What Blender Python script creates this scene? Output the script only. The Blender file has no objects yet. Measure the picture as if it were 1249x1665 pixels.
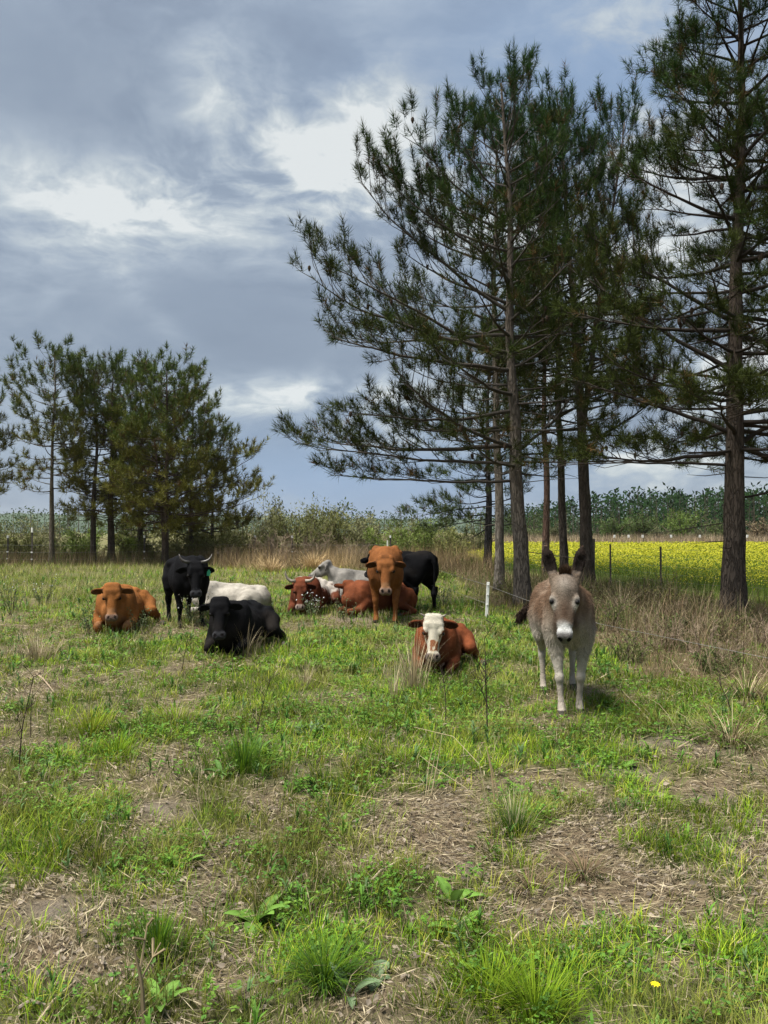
import bpy, math, random
import numpy as np
from mathutils import Vector, Matrix

random.seed(7)
rng = np.random.default_rng(11)
PI = math.pi
C = bpy.context.scene.collection
sc = bpy.context.scene

# ------------------------------------------------------------------ camera
FPX, PW, PH, HORIZON, EYE = 1250.0, 1249.0, 1665.0, 865.0, 1.55
PITCH = math.atan((HORIZON - PH / 2) / FPX)
cam = bpy.data.cameras.new('camera')
cam.sensor_fit = 'VERTICAL'
cam.sensor_height = 36.0
cam.lens = FPX / PH * 36.0
cam.clip_start, cam.clip_end = 0.05, 6000
cam_o = bpy.data.objects.new('camera', cam)
C.objects.link(cam_o)
cam_o.location = (0, 0, EYE)
cam_o.rotation_euler = (PI / 2 + PITCH, 0, 0)
sc.camera = cam_o
sc.render.resolution_x, sc.render.resolution_y = 768, 1024

# ------------------------------------------------------------------ exposure, sun, sky
sc.view_settings.view_transform = 'Standard'
sc.view_settings.look = 'None'
sc.view_settings.gamma = 1.0
sc.view_settings.use_curve_mapping = False
EXPOSURE = 2.6
sc.view_settings.exposure = EXPOSURE
sc.cycles.use_denoising = True
sc.cycles.max_bounces = 6
sc.cycles.transparent_max_bounces = 4
sc.cycles.volume_bounces = 0

SUN_EL, SUN_AZ = math.radians(66), math.radians(-115)      # azimuth clockwise from +Y (view direction)
sl = bpy.data.lights.new('sun', 'SUN')
sl.energy = 1.5
sl.angle = math.radians(26)
sl.color = (1.0, 0.96, 0.88)
so = bpy.data.objects.new('sun', sl)
C.objects.link(so)
so.rotation_euler = Vector((-math.sin(SUN_AZ) * math.cos(SUN_EL), -math.cos(SUN_AZ) * math.cos(SUN_EL), -math.sin(SUN_EL))).to_track_quat('-Z', 'Y').to_euler()


class NT:
    """small node helper: values may be sockets or numbers"""
    def __init__(self, tree):
        self.t, self.n, self.l = tree, tree.nodes, tree.links

    def put(self, sock, v):
        if v is None:
            return
        if hasattr(v, 'links') or isinstance(v, bpy.types.NodeSocket):
            self.l.new(v, sock)
        else:
            sock.default_value = v

    def math(self, op, a, b=None, c=None, clamp=False):
        n = self.n.new('ShaderNodeMath'); n.operation = op; n.use_clamp = clamp
        for i, v in enumerate((a, b, c)):
            self.put(n.inputs[i], v)
        return n.outputs[0]

    def vec(self, op, a, b=None, scale=None):
        n = self.n.new('ShaderNodeVectorMath'); n.operation = op
        self.put(n.inputs[0], a)
        if b is not None: self.put(n.inputs[1], b)
        if scale is not None: self.put(n.inputs['Scale'], scale)
        return n

    def noise(self, vec, scale, detail=4, rough=0.5, dist=0.0, w=None):
        n = self.n.new('ShaderNodeTexNoise')
        if w is not None:
            n.noise_dimensions = '4D'; n.inputs['W'].default_value = w
        if vec is not None: self.put(n.inputs['Vector'], vec)
        n.inputs['Scale'].default_value = scale
        n.inputs['Detail'].default_value = detail
        n.inputs['Roughness'].default_value = rough
        n.inputs['Distortion'].default_value = dist
        return n

    def mix(self, fac, a, b, mode='MIX'):
        n = self.n.new('ShaderNodeMix'); n.data_type = 'RGBA'; n.blend_type = mode
        self.put(n.inputs[0], fac); self.put(n.inputs[6], a); self.put(n.inputs[7], b)
        return n.outputs[2]

    def ramp(self, fac, stops):
        n = self.n.new('ShaderNodeValToRGB')
        e = n.color_ramp.elements
        while len(e) < len(stops): e.new(0.5)
        for el, (p, c) in zip(e, stops):
            el.position = p
            el.color = (c[0], c[1], c[2], 1) if hasattr(c, '__len__') else (c, c, c, 1)
        self.put(n.inputs[0], fac)
        return n.outputs[0]

    def smooth(self, v, a, b):
        n = self.n.new('ShaderNodeMapRange'); n.interpolation_type = 'SMOOTHSTEP'
        self.put(n.inputs['Value'], v)
        n.inputs['From Min'].default_value = a; n.inputs['From Max'].default_value = b
        return n.outputs['Result']


def lin(r, g, b):
    f = lambda c: (c / 255 / 12.92) if c <= 10 else ((c / 255 + 0.055) / 1.055) ** 2.4
    return (f(r), f(g), f(b))


def build_world():
    w = bpy.data.worlds.new('World'); sc.world = w; w.use_nodes = True
    t = NT(w.node_tree)
    bg = t.n['Background']; STR = 0.1
    bg.inputs['Strength'].default_value = STR
    sky = t.n.new('ShaderNodeTexSky'); sky.sky_type = 'NISHITA'; sky.sun_disc = False
    sky.sun_elevation = SUN_EL; sky.sun_rotation = SUN_AZ
    sky.air_density = 1.0; sky.dust_density = 1.5
    K = 1.0 / (STR * 2 ** EXPOSURE)
    def dc(r, g, b):
        return tuple(c * K for c in lin(r, g, b)) + (1,)
    g = t.n.new('ShaderNodeTexCoord').outputs['Generated']
    nrm = t.vec('NORMALIZE', g).outputs[0]
    sep = t.n.new('ShaderNodeSeparateXYZ'); t.put(sep.inputs[0], nrm)
    x, y, z = sep.outputs
    az = t.math('ARCTAN2', x, y)
    el = t.math('ARCSINE', z)
    zz = t.math('ADD', t.math('ABSOLUTE', z), 0.34)
    comb = t.n.new('ShaderNodeCombineXYZ')
    t.put(comb.inputs[0], t.math('DIVIDE', x, zz)); t.put(comb.inputs[1], t.math('DIVIDE', y, zz)); t.put(comb.inputs[2], t.math('MULTIPLY', z, 1.6))
    P = comb.outputs[0]
    ang = t.n.new('ShaderNodeCombineXYZ')
    t.put(ang.inputs[0], t.math('MULTIPLY', az, 1.0)); t.put(ang.inputs[1], t.math('MULTIPLY', el, 1.6))
    Q = ang.outputs[0]
    warp = t.noise(P, 1.7, 4, 0.55)
    wv = t.vec('SCALE', t.vec('SUBTRACT', warp.outputs['Color'], (0.5, 0.5, 0.5)).outputs[0], scale=0.55).outputs[0]
    PW_ = t.vec('ADD', P, wv).outputs[0]
    n1 = t.noise(PW_, 1.35, 6, 0.56, 0.25).outputs[0]           # big cloud masses
    n2 = t.noise(t.vec('ADD', t.vec('MULTIPLY', Q, (0.85, 1.15, 1)).outputs[0], t.vec('SCALE', t.vec('SUBTRACT', warp.outputs['Color'], (0.5, 0.5, 0.5)).outputs[0], scale=0.30).outputs[0]).outputs[0], 4.2, 6, 0.56, 0.35).outputs[0]
    n3 = t.noise(t.vec('ADD', t.vec('MULTIPLY', Q, (0.8, 1.25, 1)).outputs[0], t.vec('SCALE', t.vec('SUBTRACT', warp.outputs['Color'], (0.5, 0.5, 0.5)).outputs[0], scale=0.25).outputs[0]).outputs[0], 7.5, 6, 0.6, 0.3).outputs[0]
    n4 = t.noise(t.vec('ADD', Q, t.vec('SCALE', t.vec('SUBTRACT', warp.outputs['Color'], (0.5, 0.5, 0.5)).outputs[0], scale=0.2).outputs[0]).outputs[0], 16.0, 6, 0.6, 0.4).outputs[0]
    # bright breaks in the overcast, by direction (azimuth, elevation, widths, amount)
    def blob(px, py, wx, wy, amp, rot=0.0):
        a0 = math.atan((px - PW / 2) / FPX); e0 = math.atan((HORIZON - py) / FPX) * math.cos(a0)
        da = t.math('SUBTRACT', az, a0); de = t.math('SUBTRACT', el, e0)
        c, s = math.cos(rot), math.sin(rot)
        u = t.math('ADD', t.math('MULTIPLY', da, c * FPX / wx), t.math('MULTIPLY', de, s * FPX / wx))
        v = t.math('ADD', t.math('MULTIPLY', da, -s * FPX / wy), t.math('MULTIPLY', de, c * FPX / wy))
        r2 = t.math('ADD', t.math('MULTIPLY', u, u), t.math('MULTIPLY', v, v))
        return t.math('MULTIPLY', t.math('EXPONENT', t.math('MULTIPLY', r2, -1.0)), amp)
    blobs = BLOBS
    tot = None
    for b in blobs:
        v = blob(*b)
        tot = v if tot is None else t.math('ADD', tot, v)
    nz = t.math('ADD', t.math('MULTIPLY', t.math('SUBTRACT', n2, 0.5), 1.5), t.math('ADD', t.math('MULTIPLY', t.math('SUBTRACT', n3, 0.5), 1.7), t.math('MULTIPLY', t.math('SUBTRACT', n4, 0.5), 0.9)))
    base = t.math('ADD', t.math('MULTIPLY', t.math('SUBTRACT', n1, 0.5), 0.55), 0.30)
    mod = t.math('MAXIMUM', t.math('ADD', 0.80, t.math('MULTIPLY', nz, 3.4)), 0.04)
    val = t.math('ADD', t.math('ADD', base, t.math('MULTIPLY', t.math('MULTIPLY', tot, 0.52), mod)), t.math('MULTIPLY', nz, 0.34), clamp=True)
    col = t.ramp(val, [(0.0, dc(122, 134, 151)), (0.25, dc(141, 154, 170)), (0.48, dc(163, 175, 188)), (0.74, dc(192, 201, 206)), (1.0, dc(224, 228, 227))])
    # clearer, bluer air low over the horizon and at the upper right
    blue = t.math('ADD', blob(560, 790, 420, 95, 0.75), blob(1050, 110, 420, 170, 0.65), clamp=True)
    col = t.mix(t.math('MULTIPLY', blue, t.smooth(val, 0.75, 0.3)), col, dc(141, 168, 203))
    lift = t.math('ADD', 1.0, t.math('MULTIPLY', t.smooth(z, 0.45, 1.0), 0.9))      # an overcast sky is brighter overhead
    col = t.vec('SCALE', col, scale=lift).outputs[0]
    fin = t.mix(0.975, sky.outputs[0], col)
    t.put(bg.inputs['Color'], fin)


BLOBS = [(400, 260, 330, 150, 0.20, 0.0), (430, 195, 150, 70, 0.55, -0.5), (590, 190, 70, 80, 0.62, 0.9), (660, 215, 55, 50, 0.40, 0.0), (330, 300, 190, 60, 0.38, 0.25),
         (110, 310, 190, 60, 0.36, -0.2), (250, 345, 130, 60, 0.30, 0.0), (560, 345, 150, 70, 0.40, 0.3), (640, 640, 250, 34, 0.62, 0.05), (440, 640, 140, 30, 0.5, 0.0),
         (990, 430, 190, 300, 0.62, 0.0), (1140, 640, 170, 180, 0.5, 0.0), (860, 330, 160, 130, 0.5, 0.0), (260, 520, 190, 22, 0.28, -0.75), (60, 400, 100, 60, 0.2, 0.0),
         (700, 700, 160, 40, 0.35, 0.0), (560, 725, 110, 40, 0.3, 0.0), (300, 470, 200, 90, -0.22, 0.0), (430, 540, 150, 60, -0.22, 0.0), (150, 90, 330, 110, -0.10, 0.0), (40, 160, 160, 120, -0.14, 0.0)]
build_world()

# ------------------------------------------------------------------ picture -> place helpers
def ray(px, py):
    d = Vector(((px - PW / 2) / FPX, 1.0, -(py - PH / 2) / FPX))
    cp, sp = math.cos(PITCH), math.sin(PITCH)
    return Vector((d.x, d.y * cp - d.z * sp, d.y * sp + d.z * cp))
def gnd(px, py, z=0.0):
    d = ray(px, py); k = (z - EYE) / d.z
    return Vector((d.x * k, d.y * k, z))
def at(px, py, Y):
    d = ray(px, py); k = Y / d.y
    return Vector((d.x * k, Y, EYE + d.z * k))

# ------------------------------------------------------------------ noise
def _hash(i, j, k, seed):
    h = (i.astype(np.int64) * 374761393 + j.astype(np.int64) * 668265263 + k.astype(np.int64) * 2147483647 + seed * 144269504) & 0x7fffffff
    h = ((h ^ (h >> 13)) * 1274126177) & 0x7fffffff
    h = ((h ^ (h >> 16)) * 668265263) & 0x7fffffff
    return (h ^ (h >> 15)) / 2147483647.0
def vnoise(p, seed=0):
    p = np.asarray(p, float)
    if p.shape[1] == 2: p = np.column_stack([p, np.zeros(len(p))])
    i = np.floor(p).astype(np.int64); f = p - i; f = f * f * (3 - 2 * f)
    r = 0
    for dx in (0, 1):
        for dy in (0, 1):
            for dz in (0, 1):
                w = (f[:, 0] if dx else 1 - f[:, 0]) * (f[:, 1] if dy else 1 - f[:, 1]) * (f[:, 2] if dz else 1 - f[:, 2])
                r = r + w * _hash(i[:, 0] + dx, i[:, 1] + dy, i[:, 2] + dz, seed)
    return r
def fbm(p, seed=0, octv=4, gain=0.5):
    p = np.asarray(p, float); a, s, r = 1.0, 0.0, 0
    for o in range(octv):
        r = r + a * vnoise(p * 2 ** o + o * 17.3, seed + o); s += a; a *= gain
    return r / s
def sstep(a, b, x):
    t = np.clip((x - a) / (b - a), 0, 1); return t * t * (3 - 2 * t)
def unit(v):
    return v / np.maximum(np.linalg.norm(v, axis=-1, keepdims=True), 1e-9)

def hgt(x, y):
    x = np.asarray(x, float); y = np.asarray(y, float)
    p = np.column_stack([x.ravel(), y.ravel()])
    fade = 1.0 / (1 + (p[:, 1] / 40.0) ** 2)
    h = (fbm(p * 0.35, 3, 2) - 0.5) * 0.10 * fade + (fbm(p * 1.7, 5, 3) - 0.5) * 0.075 * np.exp(-np.abs(p[:, 1]) / 14)
    return h.reshape(x.shape)
def H1(x, y): return float(hgt(np.array([x]), np.array([y]))[0])

# ------------------------------------------------------------------ mesh helpers
class MB:
    """collects triangles and quads with a colour per vertex; build() links ONE mesh object"""
    def __init__(self): self.v, self.c, self.f, self.n = [], [], {3: [], 4: []}, 0
    def add(self, v, f, col=(1, 1, 1)):
        v = np.asarray(v, np.float32).reshape(-1, 3); f = np.asarray(f, np.int64)
        col = np.asarray(col, np.float32)
        if col.ndim == 1: col = np.repeat(col[None, :3], len(v), 0)
        self.v.append(v); self.c.append(col[:, :3]); self.f[f.shape[1]].append(f + self.n); self.n += len(v)
        return self
    def mesh(self, name, m, smooth=False):
        v = np.concatenate(self.v); c = np.concatenate(self.c)
        t = np.concatenate(self.f[3]) if self.f[3] else np.zeros((0, 3), np.int64)
        q = np.concatenate(self.f[4]) if self.f[4] else np.zeros((0, 4), np.int64)
        me = bpy.data.meshes.new(name)
        me.vertices.add(len(v)); me.vertices.foreach_set('co', v.ravel())
        lv = np.concatenate([t.ravel(), q.ravel()]).astype(np.int32)
        me.loops.add(len(lv)); me.loops.foreach_set('vertex_index', lv)
        ls = np.concatenate([np.arange(len(t)) * 3, len(t) * 3 + np.arange(len(q)) * 4]).astype(np.int32)
        me.polygons.add(len(ls)); me.polygons.foreach_set('loop_start', ls)
        me.polygons.foreach_set('loop_total', np.concatenate([np.full(len(t), 3), np.full(len(q), 4)]).astype(np.int32))
        me.polygons.foreach_set('use_smooth', np.full(len(ls), smooth))
        a = me.color_attributes.new('tint', 'FLOAT_COLOR', 'POINT')
        a.data.foreach_set('color', np.column_stack([c, np.ones(len(c))]).astype(np.float32).ravel())
        me.update(calc_edges=True); me.materials.append(m)
        return me
    def build(self, name, m, parent=None, smooth=False, loc=None):
        o = bpy.data.objects.new(name, self.mesh(name, m, smooth)); C.objects.link(o)
        if parent is not None: o.parent = parent
        if loc is not None: o.location = loc
        return o
    # --- shapes
    def tube(self, pts, rad, col=(1, 1, 1), seg=6, cap=True, rough=0.0, seed=0):
        P = np.asarray(pts, float); R = np.broadcast_to(np.asarray(rad, float), (len(P),))
        T = np.gradient(P, axis=0); T = unit(T)
        ref = np.array([0, 0, 1.0]) if abs(T[:, 2]).mean() < 0.8 else np.array([1.0, 0, 0])
        A = unit(np.cross(T, ref)); B = np.cross(T, A)
        th = np.arange(seg) * 2 * PI / seg
        ring = A[:, None] * np.cos(th)[None, :, None] + B[:, None] * np.sin(th)[None, :, None]
        rr = R[:, None] * np.ones(seg)[None]
        if rough:
            q = np.stack([np.broadcast_to(th[None] * 3.0, rr.shape), np.broadcast_to(np.arange(len(P))[:, None] * 0.6, rr.shape)], -1).reshape(-1, 2)
            rr = rr * (1 + rough * (fbm(q, seed, 2) - 0.5).reshape(rr.shape) * 2)
        V = (P[:, None] + ring * rr[..., None]).reshape(-1, 3)
        i = np.arange(len(P) - 1)[:, None] * seg; j = np.arange(seg)[None]; j2 = (j + 1) % seg
        F = np.stack([i + j, i + j2, i + seg + j2, i + seg + j], -1).reshape(-1, 4)
        c = np.asarray(col, float)
        if c.ndim == 2: c = np.repeat(c, seg, 0)
        n0 = self.n
        self.add(V, F, c)
        if cap:
            cc = c[:1] if c.ndim == 2 else c
            ends = np.array([P[0], P[-1]])
            self.add(ends, np.zeros((0, 3), int), c if c.ndim == 1 else c[[0, -1]])
            k = self.n - 2
            jj = np.arange(seg); last = n0 + (len(P) - 1) * seg
            f1 = np.stack([np.full(seg, k), n0 + (jj + 1) % seg, n0 + jj], -1)
            f2 = np.stack([np.full(seg, k + 1), last + jj, last + (jj + 1) % seg], -1)
            self.f[3].append(np.concatenate([f1, f2]))
        return self
    def sticks(self, a, b, ra, rb, col):
        """many straight three-sided twigs at once"""
        a = np.asarray(a, float); b = np.asarray(b, float); n = len(a)
        if n == 0: return self
        T = unit(b - a); ref = np.where(np.abs(T[:, 2:3]) < 0.9, [[0, 0, 1.0]], [[1.0, 0, 0]])
        A = unit(np.cross(T, ref)); B = np.cross(T, A)
        V = []
        for p, r in ((a, ra), (b, rb)):
            r = np.broadcast_to(np.asarray(r, float), (n,))[:, None]
            for k in range(3):
                V.append(p + r * (A * math.cos(k * 2 * PI / 3) + B * math.sin(k * 2 * PI / 3)))
        V = np.stack(V, 1).reshape(-1, 3); i = np.arange(n)[:, None] * 6
        F = np.concatenate([i + np.array([[k, (k + 1) % 3, 3 + (k + 1) % 3, 3 + k]]) for k in range(3)])
        col = np.asarray(col, float)
        self.add(V, F, np.repeat(col, 6, 0) if col.ndim == 2 else col)
        return self
    def ribbons(self, a, b, ra, rb, col):
        a = np.asarray(a, float); b = np.asarray(b, float); n = len(a)
        if n == 0: return self
        s = unit(np.cross(b - a, rng.normal(0, 1, (n, 3)))); ra = np.broadcast_to(ra, (n,))[:, None]; rb = np.broadcast_to(rb, (n,))[:, None]
        V = np.stack([a - s * ra, a + s * ra, b + s * rb, b - s * rb], 1).reshape(-1, 3)
        return self.add(V, np.arange(n * 4).reshape(-1, 4), col)
    def box(self, c, s, col=(1, 1, 1), R=None):
        v = np.array([(x, y, z) for x in (-.5, .5) for y in (-.5, .5) for z in (-.5, .5)]) * np.asarray(s)
        if R is not None: v = v @ np.asarray(R).T
        return self.add(v + np.asarray(c), [(0, 1, 3, 2), (4, 6, 7, 5), (0, 4, 5, 1), (2, 3, 7, 6), (0, 2, 6, 4), (1, 5, 7, 3)], col)
    def blades(self, base, direc, length, width, bend, col, segs=3, tipcol=None):
        """curved tapering blades: base (n,3), heading (n,2 unit), length, width, bend 0..1"""
        n = len(base)
        if n == 0: return self
        L = np.asarray(length)[:, None]; Wd = np.asarray(width)[:, None]; bd = np.asarray(bend)[:, None]
        h3 = np.column_stack([direc, np.zeros(n)]); side = np.column_stack([-direc[:, 1], direc[:, 0], np.zeros(n)])
        rows, cols = [], []
        tp = col if tipcol is None else tipcol
        pos = np.array(base, float)
        for k in range(segs + 1):
            t = k / segs
            if k:
                an = bd * (0.25 + 1.35 * (k - 0.5) / segs)
                pos = pos + (h3 * np.sin(an) + np.array([0, 0, 1.0]) * np.cos(an)) * L / segs
            wk = Wd * (1 - t ** 1.6) * 0.5 if k else Wd * 0.32
            cc = col * (1 - t) + tp * t
            if k < segs:
                rows += [pos - side * wk, pos + side * wk]; cols += [cc, cc]
            else:
                rows.append(pos); cols.append(cc)
        V = np.stack(rows, 1); K = V.shape[1]
        i = np.arange(n)[:, None] * K
        Cc = np.stack(cols, 1).reshape(-1, 3)
        F3 = (i + np.array([[2 * segs - 2, 2 * segs - 1, 2 * segs]]))
        if segs > 1:
            F4 = np.concatenate([i + np.array([[2 * k, 2 * k + 1, 2 * k + 3, 2 * k + 2]]) for k in range(segs - 1)])
            n0 = self.n
            self.add(V.reshape(-1, 3), F4, Cc); self.f[3].append(F3 + n0)
        else:
            self.add(V.reshape(-1, 3), F3, Cc)
        return self
    def leaves(self, pos, direc, nrm, L, W, col):
        """many small diamond leaves, folded slightly along the midrib"""
        n = len(pos)
        if n == 0: return self
        d = unit(direc); s = unit(np.cross(nrm, d)); u = np.cross(d, s)
        L = np.asarray(L)[:, None]; W = np.asarray(W)[:, None]
        V = np.stack([pos, pos + d * L * 0.45 + s * W * 0.5 + u * W * 0.12, pos + d * L, pos + d * L * 0.45 - s * W * 0.5 + u * W * 0.12], 1)
        i = np.arange(n)[:, None] * 4
        self.add(V.reshape(-1, 3), np.concatenate([i + np.array([[0, 1, 2]]), i + np.array([[0, 2, 3]])]), np.repeat(col, 4, 0) if np.ndim(col) == 2 else col)
        return self

def tag(o, label=None, cat=None, group=None, kind=None):
    if label: o['label'] = label
    if cat: o['category'] = cat
    if group: o['group'] = group
    if kind: o['kind'] = kind
    return o
def empty(name, loc=(0, 0, 0), rz=0.0):
    o = bpy.data.objects.new(name, None); C.objects.link(o)
    o.location = loc; o.rotation_euler = (0, 0, rz); o.empty_display_size = 0.1
    return o
def tcopy(root, loc, rz=0.0, scale=1.0):
    r = root.copy(); C.objects.link(r); r.location = loc; r.rotation_euler = (0, 0, rz); r.scale = (scale,) * 3
    for ch in list(root.children):
        c = ch.copy(); C.objects.link(c); c.parent = r
        for g in list(ch.children):
            d = g.copy(); C.objects.link(d); d.parent = c
    return r

# ------------------------------------------------------------------ materials
def mat_tint(name, rough=0.8, spec=0.2, nscale=30.0, namt=0.25, trans=0.0, bump=0.0, bscale=60.0, sheen=0.0, stretch=(1, 1, 1)):
    m = bpy.data.materials.new(name); m.use_nodes = True
    t = NT(m.node_tree); bs = t.n['Principled BSDF']
    at_ = t.n.new('ShaderNodeAttribute'); at_.attribute_name = 'tint'
    co = t.n.new('ShaderNodeTexCoord').outputs['Object']
    mp = t.n.new('ShaderNodeMapping'); mp.inputs['Scale'].default_value = stretch; t.put(mp.inputs[0], co)
    col = at_.outputs['Color']
    if namt:
        nz = t.noise(mp.outputs[0], nscale, 3, 0.6).outputs[0]
        f = t.math('ADD', 1 - namt, t.math('MULTIPLY', nz, 2 * namt))
        col = t.vec('SCALE', col, scale=f).outputs[0]
    t.put(bs.inputs['Base Color'], col)
    bs.inputs['Roughness'].default_value = rough
    bs.inputs['Specular IOR Level'].default_value = spec
    if sheen: bs.inputs['Sheen Weight'].default_value = sheen; bs.inputs['Sheen Roughness'].default_value = 0.6
    if bump:
        b = t.n.new('ShaderNodeBump'); b.inputs['Strength'].default_value = bump; b.inputs['Distance'].default_value = 0.02
        t.put(b.inputs['Height'], t.noise(mp.outputs[0], bscale, 3, 0.6).outputs[0]); t.put(bs.inputs['Normal'], b.outputs[0])
    if trans:
        tr = t.n.new('ShaderNodeBsdfTranslucent'); t.put(tr.inputs[0], col)
        mx = t.n.new('ShaderNodeMixShader'); mx.inputs[0].default_value = trans
        t.put(mx.inputs[1], bs.outputs[0]); t.put(mx.inputs[2], tr.outputs[0])
        t.put(t.n['Material Output'].inputs[0], mx.outputs[0])
    return m

M_GRASS = mat_tint('grass_blade', 0.75, 0.08, 9, 0.12, trans=0.3)
M_STRAW = mat_tint('dry_straw', 0.85, 0.15, 14, 0.15, trans=0.12)
M_LEAF = mat_tint('weed_leaf', 0.6, 0.14, 25, 0.15, trans=0.25)
M_NEEDLE = mat_tint('pine_needle', 0.8, 0.06, 3, 0.15, trans=0.12)
M_TWIG = mat_tint('twig_bark', 0.9, 0.1, 20, 0.2)
M_COAT = mat_tint('animal_coat', 0.85, 0.07, 30, 0.30, bump=0.5, bscale=80, sheen=0.0, stretch=(0.5, 1, 1))
M_FUR = mat_tint('animal_fur', 0.85, 0.07, 30, 0.15)
M_HORN = mat_tint('horn_keratin', 0.42, 0.5, 40, 0.2, stretch=(1, 1, 3))
M_EYE = mat_tint('eye_wet', 0.35, 0.15, 10, 0.0)
M_METAL = mat_tint('weathered_post', 0.6, 0.4, 25, 0.3)
M_PLASTIC = mat_tint('plastic', 0.45, 0.4, 15, 0.08)
M_WIRE = mat_tint('fence_wire_steel', 0.5, 0.5, 10, 0.1)

def mat_bark():
    m = bpy.data.materials.new('pine_bark'); m.use_nodes = True
    t = NT(m.node_tree); bs = t.n['Principled BSDF']
    at_ = t.n.new('ShaderNodeAttribute'); at_.attribute_name = 'tint'
    co = t.n.new('ShaderNodeTexCoord').outputs['Object']
    mp = t.n.new('ShaderNodeMapping'); mp.inputs['Scale'].default_value = (1, 1, 0.17); t.put(mp.inputs[0], co)
    w = t.noise(mp.outputs[0], 14, 3, 0.6)
    v = t.n.new('ShaderNodeTexVoronoi'); v.feature = 'DISTANCE_TO_EDGE'; v.inputs['Scale'].default_value = 17
    t.put(v.inputs['Vector'], t.vec('ADD', mp.outputs[0], t.vec('SCALE', w.outputs['Color'], scale=0.16).outputs[0]).outputs[0])
    plate = t.smooth(v.outputs['Distance'], 0.0, 0.16)
    fine = t.noise(mp.outputs[0], 60, 4, 0.65).outputs[0]
    big = t.noise(co, 2.2, 3, 0.6).outputs[0]
    k = t.math('MULTIPLY', t.math('ADD', 0.6, t.math('MULTIPLY', plate, 0.42)), t.math('ADD', 0.5, fine))
    k = t.math('MULTIPLY', k, t.math('ADD', 0.6, t.math('MULTIPLY', big, 0.8)))
    t.put(bs.inputs['Base Color'], t.vec('SCALE', at_.outputs['Color'], scale=k).outputs[0])
    bs.inputs['Roughness'].default_value = 0.95; bs.inputs['Specular IOR Level'].default_value = 0.1
    b = t.n.new('ShaderNodeBump'); b.inputs['Strength'].default_value = 0.9; b.inputs['Distance'].default_value = 0.025
    t.put(b.inputs['Height'], t.math('ADD', plate, t.math('MULTIPLY', fine, 0.5))); t.put(bs.inputs['Normal'], b.outputs[0])
    return m
M_BARK = mat_bark()

def mat_ground():
    m = bpy.data.materials.new('pasture_soil'); m.use_nodes = True
    t = NT(m.node_tree); bs = t.n['Principled BSDF']
    at_ = t.n.new('ShaderNodeAttribute'); at_.attribute_name = 'tint'
    co = t.n.new('ShaderNodeTexCoord').outputs['Object']
    a = t.noise(co, 9, 5, 0.65).outputs[0]
    f = t.noise(co, 70, 5, 0.7).outputs[0]
    mp = t.n.new('ShaderNodeMapping'); mp.inputs['Scale'].default_value = (1, 0.22, 1); mp.inputs['Rotation'].default_value = (0, 0, 0.7); t.put(mp.inputs[0], co)
    st = t.noise(mp.outputs[0], 120, 3, 0.6, 0.6).outputs[0]
    mp2 = t.n.new('ShaderNodeMapping'); mp2.inputs['Scale'].default_value = (1, 0.2, 1); mp2.inputs['Rotation'].default_value = (0, 0, -0.6); t.put(mp2.inputs[0], co)
    st2 = t.noise(mp2.outputs[0], 110, 3, 0.6, 0.6).outputs[0]
    k = t.math('ADD', 0.35, t.math('ADD', t.math('MULTIPLY', a, 0.5), t.math('ADD', t.math('MULTIPLY', f, 0.35), t.math('MULTIPLY', t.math('MAXIMUM', st, st2), 0.35))))
    t.put(bs.inputs['Base Color'], t.vec('SCALE', at_.outputs['Color'], scale=k).outputs[0])
    bs.inputs['Roughness'].default_value = 0.95; bs.inputs['Specular IOR Level'].default_value = 0.1
    b = t.n.new('ShaderNodeBump'); b.inputs['Strength'].default_value = 0.8; b.inputs['Distance'].default_value = 0.03
    t.put(b.inputs['Height'], t.math('ADD', f, t.math('ADD', t.math('MULTIPLY', a, 1.2), t.math('MAXIMUM', st, st2)))); t.put(bs.inputs['Normal'], b.outputs[0])
    return m
M_GROUND = mat_ground()
# ------------------------------------------------------------------ what grows where
def W_(px, py, rx, ry):
    g = gnd(px, py); d = g.y
    return (g.x, g.y, rx * d / FPX, ry * d * d / (FPX * EYE))
LUSH = [W_(*b) for b in [(390, 1245, 85, 48), (285, 1405, 75, 30), (530, 1555, 48, 50), (830, 1585, 110, 75), (60, 1350, 75, 50), (30, 1420, 50, 40), (1040, 1285, 60, 30), (860, 1335, 40, 22),
        (200, 1190, 110, 25), (500, 1190, 60, 25), (450, 1110, 110, 30), (600, 1065, 130, 30), (760, 1220, 70, 30), (700, 1150, 120, 30), (870, 1215, 90, 35), (1080, 1170, 110, 30), (1000, 1095, 70, 28),
        (1180, 1180, 60, 25), (120, 1230, 80, 30), (330, 1340, 60, 40), (640, 1430, 90, 30), (440, 1400, 80, 25), (780, 1430, 60, 25), (850, 1380, 50, 25), (1100, 1380, 60, 20), (200, 1620, 110, 30), (60, 1640, 70, 25),
        (170, 1420, 70, 28), (1090, 1530, 45, 25), (1210, 1535, 40, 25), (1060, 1640, 80, 25), (950, 1600, 60, 25), (430, 1640, 60, 20), (850, 1050, 60, 40), (1180, 1360, 60, 20), (240, 1060, 120, 20), (560, 1280, 70, 22)]]
DRY = [W_(*b) for b in [(80, 1490, 75, 26), (410, 1572, 65, 38), (235, 1325, 120, 40), (1010, 1440, 150, 60), (1100, 1490, 130, 35), (900, 1270, 100, 28), (320, 1150, 70, 28), (640, 1320, 120, 45), (1130, 1225, 120, 26), (1170, 1600, 90, 40),
       (620, 1620, 90, 25), (930, 1360, 80, 25), (150, 1545, 80, 30), (60, 1130, 60, 18), (480, 1140, 50, 16), (880, 1470, 60, 30), (440, 1310, 60, 30), (1200, 1280, 70, 25), (300, 1480, 90, 22), (560, 1010, 110, 14), (560, 1400, 60, 20), (740, 1370, 70, 25)]]
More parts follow.
